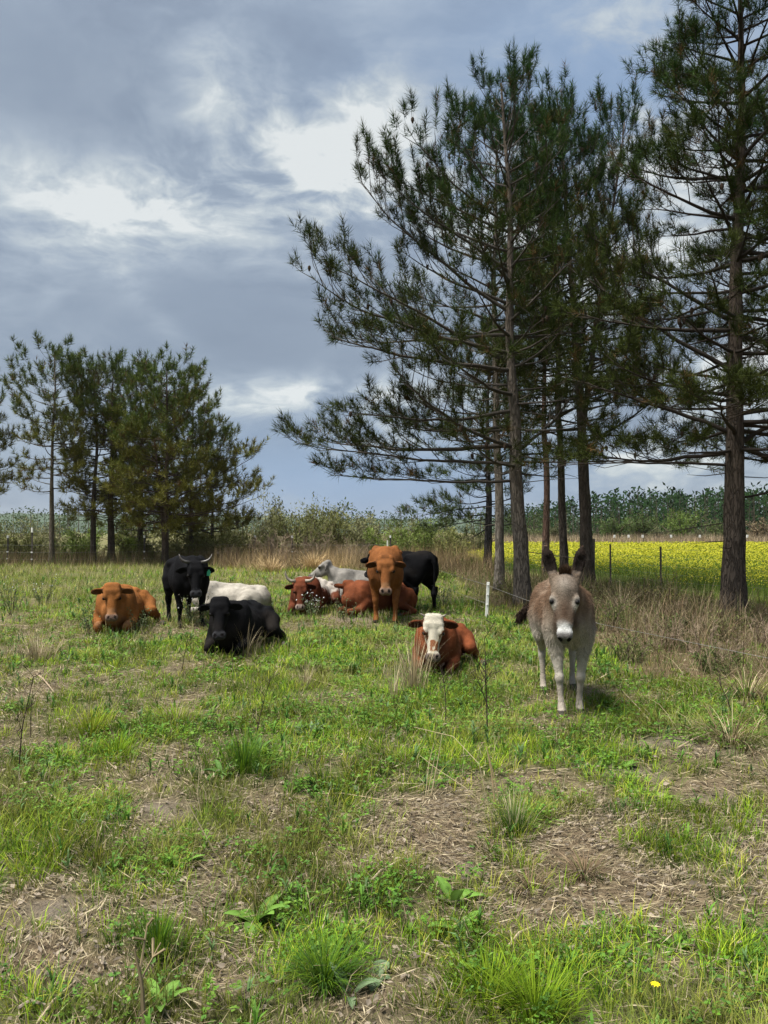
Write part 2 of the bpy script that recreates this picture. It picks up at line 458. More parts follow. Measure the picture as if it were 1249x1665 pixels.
SOIL = [W_(*b) for b in [(75, 1490, 60, 20), (425, 1578, 60, 36), (760, 1400, 30, 10), (1080, 1210, 60, 12), (240, 1320, 60, 20), (1040, 1215, 60, 14), (1150, 1290, 60, 14), (580, 1008, 90, 10), (1010, 1250, 50, 14), (470, 1600, 40, 30)]]
def blobsum(x, y, L):
    r = np.zeros_like(x)
    for (cx, cy, rx, ry) in L:
        r = np.maximum(r, np.exp(-(((x - cx) / rx) ** 2 + ((y - cy) / ry) ** 2)))
    return r
def cover(x, y):
    """green 0..1, straw 0..1, bare soil 0..1 at ground points"""
    x = np.asarray(x, float).ravel(); y = np.asarray(y, float).ravel()
    p = np.column_stack([x, y])
    wob = (fbm(p * 2.2, 21, 3) - 0.5)
    x2, y2 = x + wob * 0.35, y + (fbm(p * 2.2, 29, 3) - 0.5) * 0.35
    n = fbm(p * 0.9, 31, 4)
    nn = fbm(p * 4.0, 41, 3)
    lush, dry, soil = blobsum(x2, y2, LUSH), blobsum(x2, y2, DRY), blobsum(x2, y2, SOIL)
    g = 0.58 + (n - 0.5) * 1.3 + (nn - 0.5) * 1.1 + 0.70 * lush - 0.46 * dry
    far = sstep(7, 11, y)
    g = g + 0.06 * far + 0.5 * far * (fbm(p * 0.55, 37, 3) - 0.5)
    g = np.clip(g, 0, 1)
    s = np.clip(1.15 - g, 0.1, 1)
    g = np.clip(g, 0, 1)
    so = np.clip(soil * 1.25 + (fbm(p * 1.6, 51, 3) - 0.62) * 2.0, 0, 1) * (1 - 0.6 * lush)
    return g, s * (1 - 0.7 * so), so
FENCE_LINE = [(2.6, 5.0), (2.45, 7.0), (2.3, 9.0), (1.9, 14.0)]
def brushy(x, y):
    """the overgrown strip between the electric fence and the yellow field"""
    n = fbm(np.column_stack([x, y]) * 0.8, 61, 3) - 0.5
    edge = 2.75 + np.clip((8.6 - y), 0, 9) * 1.0 + n * 1.2 - 0.05 * np.clip(y - 9, 0, 8)
    m = sstep(-0.25, 0.45, x - edge)
    nearx = np.interp(y, [0, 13.5, 15.6, 17.5, 20.3, 22.5, 25.5, 29, 60], [14, 9.3, 7.2, 6.4, 6.2, 6.2, 5.4, 4.4, 3.0])
    return m * sstep(1.0, -0.6, x - nearx)
FIELD_NEAR = [(3.4, 31.0), (4.6, 28.0), (5.8, 25.5), (6.6, 22.5), (6.9, 20.2), (7.3, 18.4), (8.6, 16.8), (10.4, 15.6), (13, 14.8), (18, 14.0), (26, 13.5)]

# ------------------------------------------------------------------ ground sheet
def axis_steps(stops):
    out = []
    for (a, b, s) in stops:
        out.append(np.arange(a, b - 1e-6, s))
    return np.concatenate(out + [np.array([stops[-1][1]])])
xs_p = axis_steps([(0, 2.6, 0.08), (2.6, 8, 0.15), (8, 20, 0.6), (20, 60, 3), (60, 200, 15), (200, 900, 100), (900, 2600, 425)])
gx = np.concatenate([-xs_p[:0:-1], xs_p])
gy = axis_steps([(-400, -40, 60), (-40, 0, 5), (0, 2, 0.4), (2, 6.5, 0.06), (6.5, 13, 0.16), (13, 40, 0.5), (40, 100, 4), (100, 400, 25), (400, 3000, 200)])
GX, GY = np.meshgrid(gx, gy, indexing='ij')
gz = hgt(GX, GY)
micro = (fbm(np.column_stack([GX.ravel(), GY.ravel()]) * 9, 71, 3) - 0.5).reshape(GX.shape) * 0.035 * np.exp(-np.maximum(GY - 2, 0) / 9) * (GY > 0)
g_, s_, so_ = cover(GX, GY)
br_ = brushy(GX.ravel(), GY.ravel())
cs = np.array([0.185, 0.138, 0.088]); cd = np.array([0.185, 0.155, 0.12]); cg = np.array([0.10, 0.115, 0.035]); cb = np.array([0.16, 0.115, 0.065])
tint = cs * (1 - g_[:, None]) + cg * g_[:, None]
tint = tint * (1 - so_[:, None]) + cd * so_[:, None]
tint = tint * (1 - br_[:, None]) + cb * br_[:, None]
farm = sstep(14, 24, GY.ravel())[:, None]
pn = fbm(np.column_stack([GX.ravel(), GY.ravel()]) * 0.25, 81, 3)[:, None]
tint = tint * (1 - farm) + farm * (np.array([0.11, 0.12, 0.04]) * (1 - pn) + np.array([0.17, 0.14, 0.075]) * pn)
v = np.column_stack([GX.ravel(), GY.ravel(), (gz + micro).ravel()])
ni, nj = GX.shape
I, J = np.meshgrid(np.arange(ni - 1), np.arange(nj - 1), indexing='ij')
q = np.stack([I * nj + J, (I + 1) * nj + J, (I + 1) * nj + J + 1, I * nj + J + 1], -1).reshape(-1, 4)
tag(MB().add(v, q, tint).build('ground', M_GROUND, smooth=True), kind='structure')
def hz(x, y): return hgt(x, y)

# yellow field beyond the woven fence: a sheet just above the ground, then the flowers
FN = np.array(FIELD_NEAR); FAR_Y = 86.0
u = np.linspace(0, 1, 60); near = np.column_stack([np.interp(u, np.linspace(0, 1, len(FN)), FN[:, 0]), np.interp(u, np.linspace(0, 1, len(FN)), FN[:, 1])])
farp = np.column_stack([6.0 + u * 120, np.full(60, FAR_Y)])
tt = np.linspace(0, 1, 40) ** 1.6
FX = near[:, 0][:, None] * (1 - tt) + farp[:, 0][:, None] * tt; FY = near[:, 1][:, None] * (1 - tt) + farp[:, 1][:, None] * tt
FZ = hgt(FX, FY) + 0.012
v = np.column_stack([FX.ravel(), FY.ravel(), FZ.ravel()])
I, J = np.meshgrid(np.arange(59), np.arange(39), indexing='ij')
q = np.stack([I * 40 + J, (I + 1) * 40 + J, (I + 1) * 40 + J + 1, I * 40 + J + 1], -1).reshape(-1, 4)
fn = fbm(v[:, :2] * 0.6, 91, 3)[:, None]
tag(MB().add(v, q, np.array([0.12, 0.16, 0.025]) * (0.6 + 0.8 * fn)).build('field', M_GROUND, smooth=True), kind='structure')
def in_field(x, y):
    edge = np.interp(x, FN[:, 0], FN[:, 1], left=99, right=FN[-1, 1])
    return (y > edge) & (y < FAR_Y) & (x > 3.4 + (y - 31) * 0.047)

# ------------------------------------------------------------------ scattering
def band(n, y0, y1, spread=0.56, pad=1.3):
    y = np.sqrt(rng.random(n) * (y1 * y1 - y0 * y0) + y0 * y0)
    return (rng.random(n) * 2 - 1) * (spread * y + pad), y
def heading(n):
    a = rng.random(n) * 2 * PI
    return np.column_stack([np.cos(a), np.sin(a)])
GREENS = np.array([[0.120, 0.208, 0.013], [0.170, 0.250, 0.016], [0.066, 0.132, 0.014], [0.235, 0.250, 0.034], [0.045, 0.100, 0.018]])
DRYC = np.array([[0.33, 0.27, 0.165], [0.26, 0.205, 0.13], [0.41, 0.35, 0.23], [0.185, 0.14, 0.09]])

grass, litter, covr, dead = MB(), MB(), MB(), MB()
def z_ground(x, y):
    m = (fbm(np.column_stack([x, y]) * 9, 71, 3) - 0.5) * 0.035 * np.exp(-np.maximum(y - 2, 0) / 9)
    return hgt(x, y) + m

for (y0, y1, area_n, per, Lr, wr, segs) in [(2.0, 4.5, 9600, 12, (0.035, 0.11), (0.0028, 0.0058), 2), (4.5, 8, 12600, 10, (0.035, 0.115), (0.0035, 0.0065), 2), (8, 14, 16500, 7, (0.035, 0.105), (0.0075, 0.012), 2), (14, 26, 24000, 4, (0.08, 0.20), (0.014, 0.024), 1), (26, 37, 12000, 3, (0.12, 0.28), (0.025, 0.045), 1)]:
    x, y = band(area_n, y0, y1)
    g, s, so_ = cover(x, y)
    keep = (rng.random(area_n) < np.clip(g * 1.05 - 0.02, 0.05, 1)) & ~in_field(x, y) & (rng.random(area_n) > brushy(x, y) * 0.85) & (rng.random(area_n) > so_ * 0.9)
    x, y, g = x[keep], y[keep], g[keep]
    n = len(x)
    size = np.clip(0.55 + 0.8 * g + rng.normal(0, 0.25, n), 0.4, 1.9)
    ci = rng.integers(0, 5, n); pn = fbm(np.column_stack([x, y]) * 1.3, 101, 2)
    ctuft = GREENS[ci] * (0.75 + 0.5 * rng.random((n, 1)))
    pn2 = fbm(np.column_stack([x, y]) * 2.4, 107, 2)
    yel = sstep(0.45, 0.75, pn)[:, None] * 0.6
    ctuft = ctuft * (1 - yel) + np.array([0.20, 0.20, 0.055]) * yel
    ctuft = ctuft * (0.62 + 0.85 * sstep(0.3, 0.7, pn2))[:, None]
    k = np.repeat(np.arange(n), per)
    hd = heading(len(k)); r = np.abs(rng.normal(0, 0.028, len(k))) * size[k] * (1 + 0.04 * y[k])
    bx, by = x[k] + hd[:, 0] * r, y[k] + hd[:, 1] * r
    L = rng.uniform(Lr[0], Lr[1], len(k)) * size[k]; Wd = rng.uniform(wr[0], wr[1], len(k))
    bend = np.clip(0.25 + r / 0.05 * 0.35 + rng.random(len(k)) * 0.5, 0.1, 1.3)
    c = ctuft[k] * (0.75 + 0.5 * rng.random((len(k), 1)))
    isdry = rng.random(len(k)) < (0.06 + 0.16 * (1 - g[k]))
    c[isdry] = DRYC[rng.integers(0, 4, isdry.sum())]
    tip = c * 1.12 + np.array([0.012, 0.006, 0])
    grass.blades(np.column_stack([bx, by, z_ground(bx, by) - 0.004]), hd, L, Wd, bend, c, segs, tip)
tag(grass.build('grass', M_GRASS), 'short uneven green pasture grass', kind='stuff')

# flat dead straw lying on the soil
for (y0, y1, n, L0, L1, w0, w1) in [(2.0, 4.5, 108000, 0.02, 0.13, 0.0020, 0.0048), (4.5, 8, 92000, 0.03, 0.16, 0.0034, 0.007), (8, 14, 75000, 0.06, 0.22, 0.005, 0.010), (14, 26, 22000, 0.1, 0.35, 0.011, 0.02)]:
    x, y = band(n, y0, y1)
    g, s, so_ = cover(x, y)
    clump = fbm(np.column_stack([x, y]) * 3.5, 111, 2)
    keep = (rng.random(n) < np.clip(s * (0.55 + 1.0 * clump), 0.05, 1)) & ~in_field(x, y) & (rng.random(n) > so_ * 0.75)
    x, y, clump = x[keep], y[keep], clump[keep]; n = len(x)
    flow = fbm(np.column_stack([x, y]) * 0.8, 121, 2) * 9 + rng.normal(0, 0.75, n)
    d = np.column_stack([np.cos(flow), np.sin(flow), rng.normal(0.05, 0.16, n)])
    nr = np.column_stack([rng.normal(0, 0.35, n), rng.normal(0, 0.35, n), np.ones(n)])
    c = DRYC[rng.integers(0, 4, n)] * (0.55 + 0.75 * rng.random((n, 1)))
    dk = rng.random(n) < 0.33; c[dk] *= 0.36
    z = z_ground(x, y) + 0.002 + rng.random(n) ** 2 * 0.035
    LL_ = L0 + (L1 - L0) * rng.random(n) ** 2; WW_ = rng.uniform(w0, w1, n)
    bit = rng.random(n) < 0.12; LL_[bit] = rng.uniform(0.012, 0.035, bit.sum()) * (1 + y[bit] * 0.08); WW_[bit] = LL_[bit] * rng.uniform(0.3, 0.6, bit.sum()); c[bit] = np.array([0.20, 0.165, 0.125]) * rng.uniform(0.4, 1.5, (bit.sum(), 1))
    litter.leaves(np.column_stack([x, y, z]), d, nr, LL_, WW_, c)
tag(litter.build('straw_litter', M_STRAW), 'tan dead straw lying on the soil', kind='stuff')

# low broad-leaved ground cover in clumps: three leaflets at the end of each short stalk
for (y0, y1, n, per, L0) in [(2.0, 4.5, 1700, 15, 0.016), (4.5, 8, 2200, 13, 0.022), (8, 14, 2800, 9, 0.034), (14, 26, 2400, 5, 0.06)]:
    x, y = band(n, y0, y1)
    g, s, so_ = cover(x, y)
    keep = (rng.random(n) < np.clip(g * 1.5 - 0.55, 0, 1)) & ~in_field(x, y) & (rng.random(n) > brushy(x, y)) & (fbm(np.column_stack([x, y]) * 1.1, 131, 2) > 0.42)
    x, y, g = x[keep], y[keep], g[keep]; n = len(x)
    k = np.repeat(np.arange(n), per)
    hd = heading(len(k)); r = rng.random(len(k)) ** 0.7 * 0.085 * (1 + 0.05 * y[k])
    bx, by = x[k] + hd[:, 0] * r, y[k] + hd[:, 1] * r
    h = rng.uniform(0.015, 0.085, len(k)) * (1.15 - r / 0.2)
    base = np.column_stack([bx, by, z_ground(bx, by) + np.maximum(h, 0.01)])
    cc = np.array([[0.10, 0.21, 0.022], [0.075, 0.165, 0.028], [0.135, 0.235, 0.035]])[rng.integers(0, 3, n)][k] * (0.7 + 0.6 * rng.random((len(k), 1)))
    for q3 in range(3 if y1 < 9 else 2):
        a = rng.random(len(k)) * 2 * PI
        d = np.column_stack([np.cos(a), np.sin(a), rng.normal(0.1, 0.3, len(k))])
        nr = np.column_stack([rng.normal(0, 0.4, len(k)), rng.normal(0, 0.4, len(k)), np.ones(len(k))])
        L = L0 * rng.uniform(0.6, 1.5, len(k))
        covr.leaves(base, d, nr, L, L * rng.uniform(0.5, 0.8, len(k)), cc)
# leafy clumps with longer pointed leaves
for (y0, y1, n, per, L0) in [(2.2, 5, 420, 11, 0.055), (5, 9, 900, 10, 0.075), (9, 15, 1300, 8, 0.10), (15, 27, 1200, 6, 0.16)]:
    x, y = band(n, y0, y1)
    g, s, so_ = cover(x, y)
    keep = (rng.random(n) < np.clip(g * 1.4 - 0.45, 0, 1)) & ~in_field(x, y) & (rng.random(n) > brushy(x, y)) & (fbm(np.column_stack([x, y]) * 0.8, 137, 2) > 0.40)
    x, y = x[keep], y[keep]; n = len(x); k = np.repeat(np.arange(n), per); hd = heading(len(k))
    h0 = rng.uniform(0.0, 0.07, len(k)) * (1 + 0.03 * y[k])
    cc = np.array([[0.085, 0.185, 0.024], [0.060, 0.140, 0.024], [0.12, 0.22, 0.03], [0.10, 0.17, 0.06]])[rng.integers(0, 4, n)][k] * rng.uniform(0.7, 1.3, (len(k), 1))
    L = L0 * rng.uniform(0.55, 1.3, len(k))
    covr.blades(np.column_stack([x[k], y[k], z_ground(x, y)[k] + h0]), hd, L, L * rng.uniform(0.16, 0.26, len(k)), rng.uniform(0.35, 1.35, len(k)), cc, 2, cc * 1.15)
tag(covr.build('ground_cover', M_LEAF), 'low bright green broad-leaved weeds among the grass', kind='stuff')

# standing dead grass and brown weeds
def dead_blades(x, y, L, w, bend, col, lift=0.0, segs=2):
    hd = heading(len(x))
    dead.blades(np.column_stack([x, y, hgt(x, y) - 0.01 + lift]), hd, L, w, bend, col, segs, col * 1.1)
n = 26000
x, y = band(n, 2.2, 9); g, s, so_ = cover(x, y)
keep = rng.random(n) < 0.05 + 0.35 * s * s + 0.22 * (fbm(np.column_stack([x, y]) * 1.4, 141, 2) > 0.55)
x, y = x[keep], y[keep]; n = len(x)
dead_blades(x, y, rng.uniform(0.04, 0.10, n) + 0.16 * rng.random(n) ** 5, rng.uniform(0.002, 0.0042, n), rng.uniform(0.3, 1.6, n), DRYC[rng.integers(0, 4, n)] * rng.uniform(0.7, 1.15, (n, 1)))
n = 60000
x, y = band(n, 8, 37)
pn = fbm(np.column_stack([x, y]) * 0.5, 151, 3)
leftm = sstep(0.0, 3.5, -x - 0.16 * y)                      # paler and taller towards the left
keep = (rng.random(n) < np.clip(sstep(0.42, 0.66, pn) * 0.45 + 0.35 * leftm * sstep(8, 12, y), 0.03, 1)) & ~in_field(x, y) & (brushy(x, y) < 0.5)
x, y = x[keep], y[keep]; n = len(x)
far = (y / 14)
dead_blades(x, y, rng.uniform(0.15, 0.42, n), 0.0034 * far * rng.uniform(0.7, 1.7, n) + 0.002, rng.uniform(0.1, 0.9, n), (DRYC[rng.integers(0, 4, n)] * 0.8 + np.array([0.06, 0.08, 0.0])) * rng.uniform(0.7, 1.1, (n, 1)))
# the brown thicket along the electric fence
n = 100000
x = rng.uniform(2.2, 13.5, n); y = rng.uniform(6.5, 30, n)
m = brushy(x, y) * (0.35 + 1.3 * fbm(np.column_stack([x, y]) * 0.7, 161, 3))
keep = (rng.random(n) < m) & (rng.random(n) < np.clip(14 / y, 0.3, 1))
x, y = x[keep], y[keep]; n = len(x)
cl = fbm(np.column_stack([x, y]) * 1.1, 171, 3)
tall = (0.20 + 0.70 * sstep(0.35, 0.7, cl)) * (1 - 0.5 * sstep(4.6, 6.2, x) * sstep(16.5, 13.5, y)) * (1 - 0.35 * sstep(16, 20, y))
BR = np.array([[0.175, 0.122, 0.072], [0.115, 0.078, 0.048], [0.23, 0.17, 0.10], [0.10, 0.095, 0.036], [0.085, 0.115, 0.028], [0.29, 0.23, 0.145]])
dead_blades(x, y, tall * rng.uniform(0.5, 1.35, n), rng.uniform(0.0035, 0.0075, n) * (0.5 + y / 18), rng.uniform(0.1, 1.7, n), BR[np.where(rng.random(n) < 0.5 * sstep(0.5, 0.62, fbm(np.column_stack([x, y]) * 0.9, 177, 2)), 4, rng.integers(0, 6, n))] * rng.uniform(0.5, 1.3, (n, 1)))
# broomsedge and dry scrub in front of the left trees and between the bushes
n = 42000
x = rng.uniform(-9.5, 4.0, n); y = rng.uniform(26, 40, n)
lim = np.interp(x, [-9.5, -7, -4, 0, 2, 4], [36, 32.5, 30.0, 29.0, 27, 26])
m = sstep(-0.8, 1.2, y - lim - (fbm(np.column_stack([x, y]) * 0.6, 181, 2) - 0.5) * 4)
keep = (rng.random(n) < m * (0.3 + fbm(np.column_stack([x, y]) * 0.9, 191, 2)))
x, y = x[keep], y[keep]; n = len(x)
cl = fbm(np.column_stack([x, y]) * 0.55, 201, 3)
gold = sstep(0.5, 0.62, cl)[:, None] * np.exp(-((y - 31) / 2.2) ** 2)[:, None]
c = BR[rng.integers(0, 4, n)] * (1 - gold) + np.array([0.44, 0.32, 0.16]) * gold
dead_blades(x, y, rng.uniform(0.5, 1.35, n) * (0.6 + cl * 0.7), rng.uniform(0.014, 0.026, n), rng.uniform(0.15, 1.2, n), c * rng.uniform(0.65, 1.2, (n, 1)), segs=1)
# dry strip along the foot of the left pines, and on the far side of the yellow field
n = 20000
x = rng.uniform(-24, -8, n); y = rng.uniform(34.5, 41, n)
keep = rng.random(n) < 0.35 + fbm(np.column_stack([x, y]) * 0.4, 211, 2) * 0.6
x, y = x[keep], y[keep]; n = len(x)
dead_blades(x, y, rng.uniform(0.3, 1.1, n), rng.uniform(0.016, 0.03, n), rng.uniform(0.1, 1.0, n), BR[rng.integers(0, 5, n)] * rng.uniform(0.7, 1.2, (n, 1)), segs=1)
n = 18000
x = rng.uniform(0, 75, n); y = rng.uniform(86.5, 96, n)
dead_blades(x, y, rng.uniform(0.7, 1.8, n), rng.uniform(0.05, 0.11, n), rng.uniform(0.1, 0.9, n), (np.array([[0.30, 0.22, 0.14], [0.24, 0.175, 0.12], [0.36, 0.28, 0.19], [0.19, 0.16, 0.09]])[rng.integers(0, 4, n)]) * rng.uniform(0.7, 1.2, (n, 1)), segs=1)
tag(dead.build('dead_grass', M_STRAW), 'brown standing dead grass and weeds', kind='stuff')

# flower heads of the yellow field
flow, fgre = MB(), MB()
for (y0, y1, n, s0) in [(14, 24, 26000, 0.030), (24, 40, 30000, 0.048), (40, 62, 30000, 0.085), (62, 86, 20000, 0.14)]:
    y = np.sqrt(rng.random(n) * (y1 * y1 - y0 * y0) + y0 * y0); x = rng.random(n) * (0.62 * y + 3)
    keep = in_field(x, y) & (rng.random(n) < np.clip(-0.25 + 1.7 * fbm(np.column_stack([x * 0.35, y * 0.16]), 221, 4), 0.08, 1))
    edge = np.interp(x, FN[:, 0], FN[:, 1]); keep &= rng.random(n) < sstep(-0.5, 4.5, y - edge) + 0.10
    x, y = x[keep], y[keep]; m = len(x)
    z = hgt(x, y) + rng.uniform(0.26, 0.50, m)
    a = rng.random(m) * 2 * PI
    d = np.column_stack([np.cos(a), np.sin(a), rng.normal(0, 0.3, m)]); nr = np.column_stack([rng.normal(0, 0.7, m), rng.normal(-0.5, 0.6, m), np.full(m, 0.7)])
    c = np.array([[0.36, 0.345, 0.016], [0.30, 0.31, 0.02], [0.42, 0.39, 0.03]])[rng.integers(0, 3, m)] * rng.uniform(0.8, 1.1, (m, 1))
    flow.leaves(np.column_stack([x, y, z]), d, nr, s0 * rng.uniform(0.8, 1.5, m), s0 * rng.uniform(0.7, 1.2, m), c)
    hd = heading(m)
    fgre.blades(np.column_stack([x, y, hgt(x, y)]), hd, z - hgt(x, y) - 0.01, np.full(m, s0 * 0.5), rng.uniform(0.05, 0.4, m), np.array([0.10, 0.16, 0.025]) * rng.uniform(0.7, 1.3, (m, 1)), 1)
tag(flow.build('yellow_flowers', M_LEAF), 'yellow flower heads covering the field', kind='stuff')
tag(fgre.build('field_foliage', M_GRASS), 'green stalks under the yellow flowers', kind='stuff')

# ------------------------------------------------------------------ far country: hill, woods
def far_wood(name, label, spots, hgts, col, cone=True, tri=52):
    mb = MB()
    sp = np.asarray(spots, float); hh = np.asarray(hgts, float); n = len(sp)
    a = np.column_stack([sp, np.zeros(n)]); b = a + np.column_stack([np.zeros((n, 2)), hh * 0.9])
    mb.sticks(a, b, hh * 0.014 + 0.05, hh * 0.004, np.array([0.10, 0.08, 0.06]))
    k = np.repeat(np.arange(n), tri)
    t = rng.random(len(k)) * 0.97 + 0.03
    prof = np.clip(1.15 - t, 0, 0.8) * 0.95 if cone else np.sin(np.clip(t, 0, 1) * PI) ** 0.6 * 0.62 + 0.05
    ang = rng.random(len(k)) * 2 * PI; rr = prof * hh[k] * 0.30 * np.sqrt(rng.random(len(k)))
    pos = np.column_stack([sp[k, 0] + np.cos(ang) * rr, sp[k, 1] + np.sin(ang) * rr, hh[k] * t])
    d = np.column_stack([np.cos(ang), np.sin(ang), rng.normal(0.5, 0.7, len(k))]); nr = rng.normal(0, 0.35, (len(k), 3)); nr[:, 2] += 0.9; nr[:, 1] -= 0.7
    cc = np.asarray(col) * (0.75 + 0.4 * rng.random((n, 1)))[k] * (0.8 + 0.4 * rng.random((len(k), 1)))
    mb.leaves(pos, d, nr, hh[k] * rng.uniform(0.05, 0.12, len(k)), hh[k] * rng.uniform(0.035, 0.065, len(k)), cc)
    tag(mb.build(name, M_NEEDLE), label, kind='stuff')
n = 640
sp = np.column_stack([rng.uniform(30, 190, n), rng.uniform(170, 262, n)])
hh = 8.6 + 2.0 * fbm(sp * 0.03, 231, 2) + rng.normal(0, 1.0, n) + (sp[:, 1] - 170) * 0.03 + np.clip((sp[:, 0] - 30) * 0.02, 0, 1.5) - sstep(70, 30, sp[:, 0]) * 5.0
far_wood('pine_forest', 'dense dark green pine forest beyond the yellow field', sp, hh, (0.013, 0.033, 0.008))
n = 420
sp = np.column_stack([rng.uniform(-190, 45, n), rng.uniform(150, 230, n)])
hh = 3.5 + 5.5 * fbm(sp * 0.04, 241, 3) + rng.normal(0, 0.8, n)
far_wood('treeline', 'far mixed green treeline behind the brush', sp, hh, (0.036, 0.054, 0.016), cone=False)
# long low wooded hill on the horizon
xs = np.linspace(-1500, 1500, 160); ys = np.linspace(0, 1, 14)
HX, HT = np.meshgrid(xs, ys, indexing='ij')
top = 22 + 26 * fbm(np.column_stack([xs * 0.0022, xs * 0]), 251, 4)
rag = rng.normal(0, 1.6, HX.shape)
HZ = top[:, None] * np.sin(np.clip(HT, 0, 1) * PI / 2) + rag * (HT > 0.3) - 3
HY = 1150 + HT * 420
v = np.column_stack([HX.ravel(), HY.ravel(), HZ.ravel()])
I, J = np.meshgrid(np.arange(159), np.arange(13), indexing='ij')
q = np.stack([I * 14 + J, (I + 1) * 14 + J, (I + 1) * 14 + J + 1, I * 14 + J + 1], -1).reshape(-1, 4)
tag(MB().add(v, q, np.array([0.05, 0.072, 0.045]) * (0.7 + 0.6 * rng.random((len(v), 1)))).build('hills', M_TWIG), kind='structure')

# ------------------------------------------------------------------ damp air: one even box of haze round everything
HAZE = 0.00008
hm = bpy.data.materials.new('damp_air'); hm.use_nodes = True
ht = NT(hm.node_tree); ht.n.remove(ht.n['Principled BSDF'])
pv = ht.n.new('ShaderNodeVolumePrincipled'); pv.inputs['Color'].default_value = (0.86, 0.91, 0.97, 1); pv.inputs['Density'].default_value = HAZE; pv.inputs['Anisotropy'].default_value = 0.2
ht.put(ht.n['Material Output'].inputs['Volume'], pv.outputs[0])
tag(MB().box((0, 1300, 32), (5400, 3600, 70)).build('haze', hm), kind='stuff')
# ------------------------------------------------------------------ pines
def rot_dir(d, yaw, pitch):
    a = math.atan2(d[1], d[0]) + yaw; e = math.asin(max(-1, min(1, d[2]))) + pitch
    e = max(-1.3, min(1.45, e))
    return np.array([math.cos(a) * math.cos(e), math.sin(a) * math.cos(e), math.sin(e)])

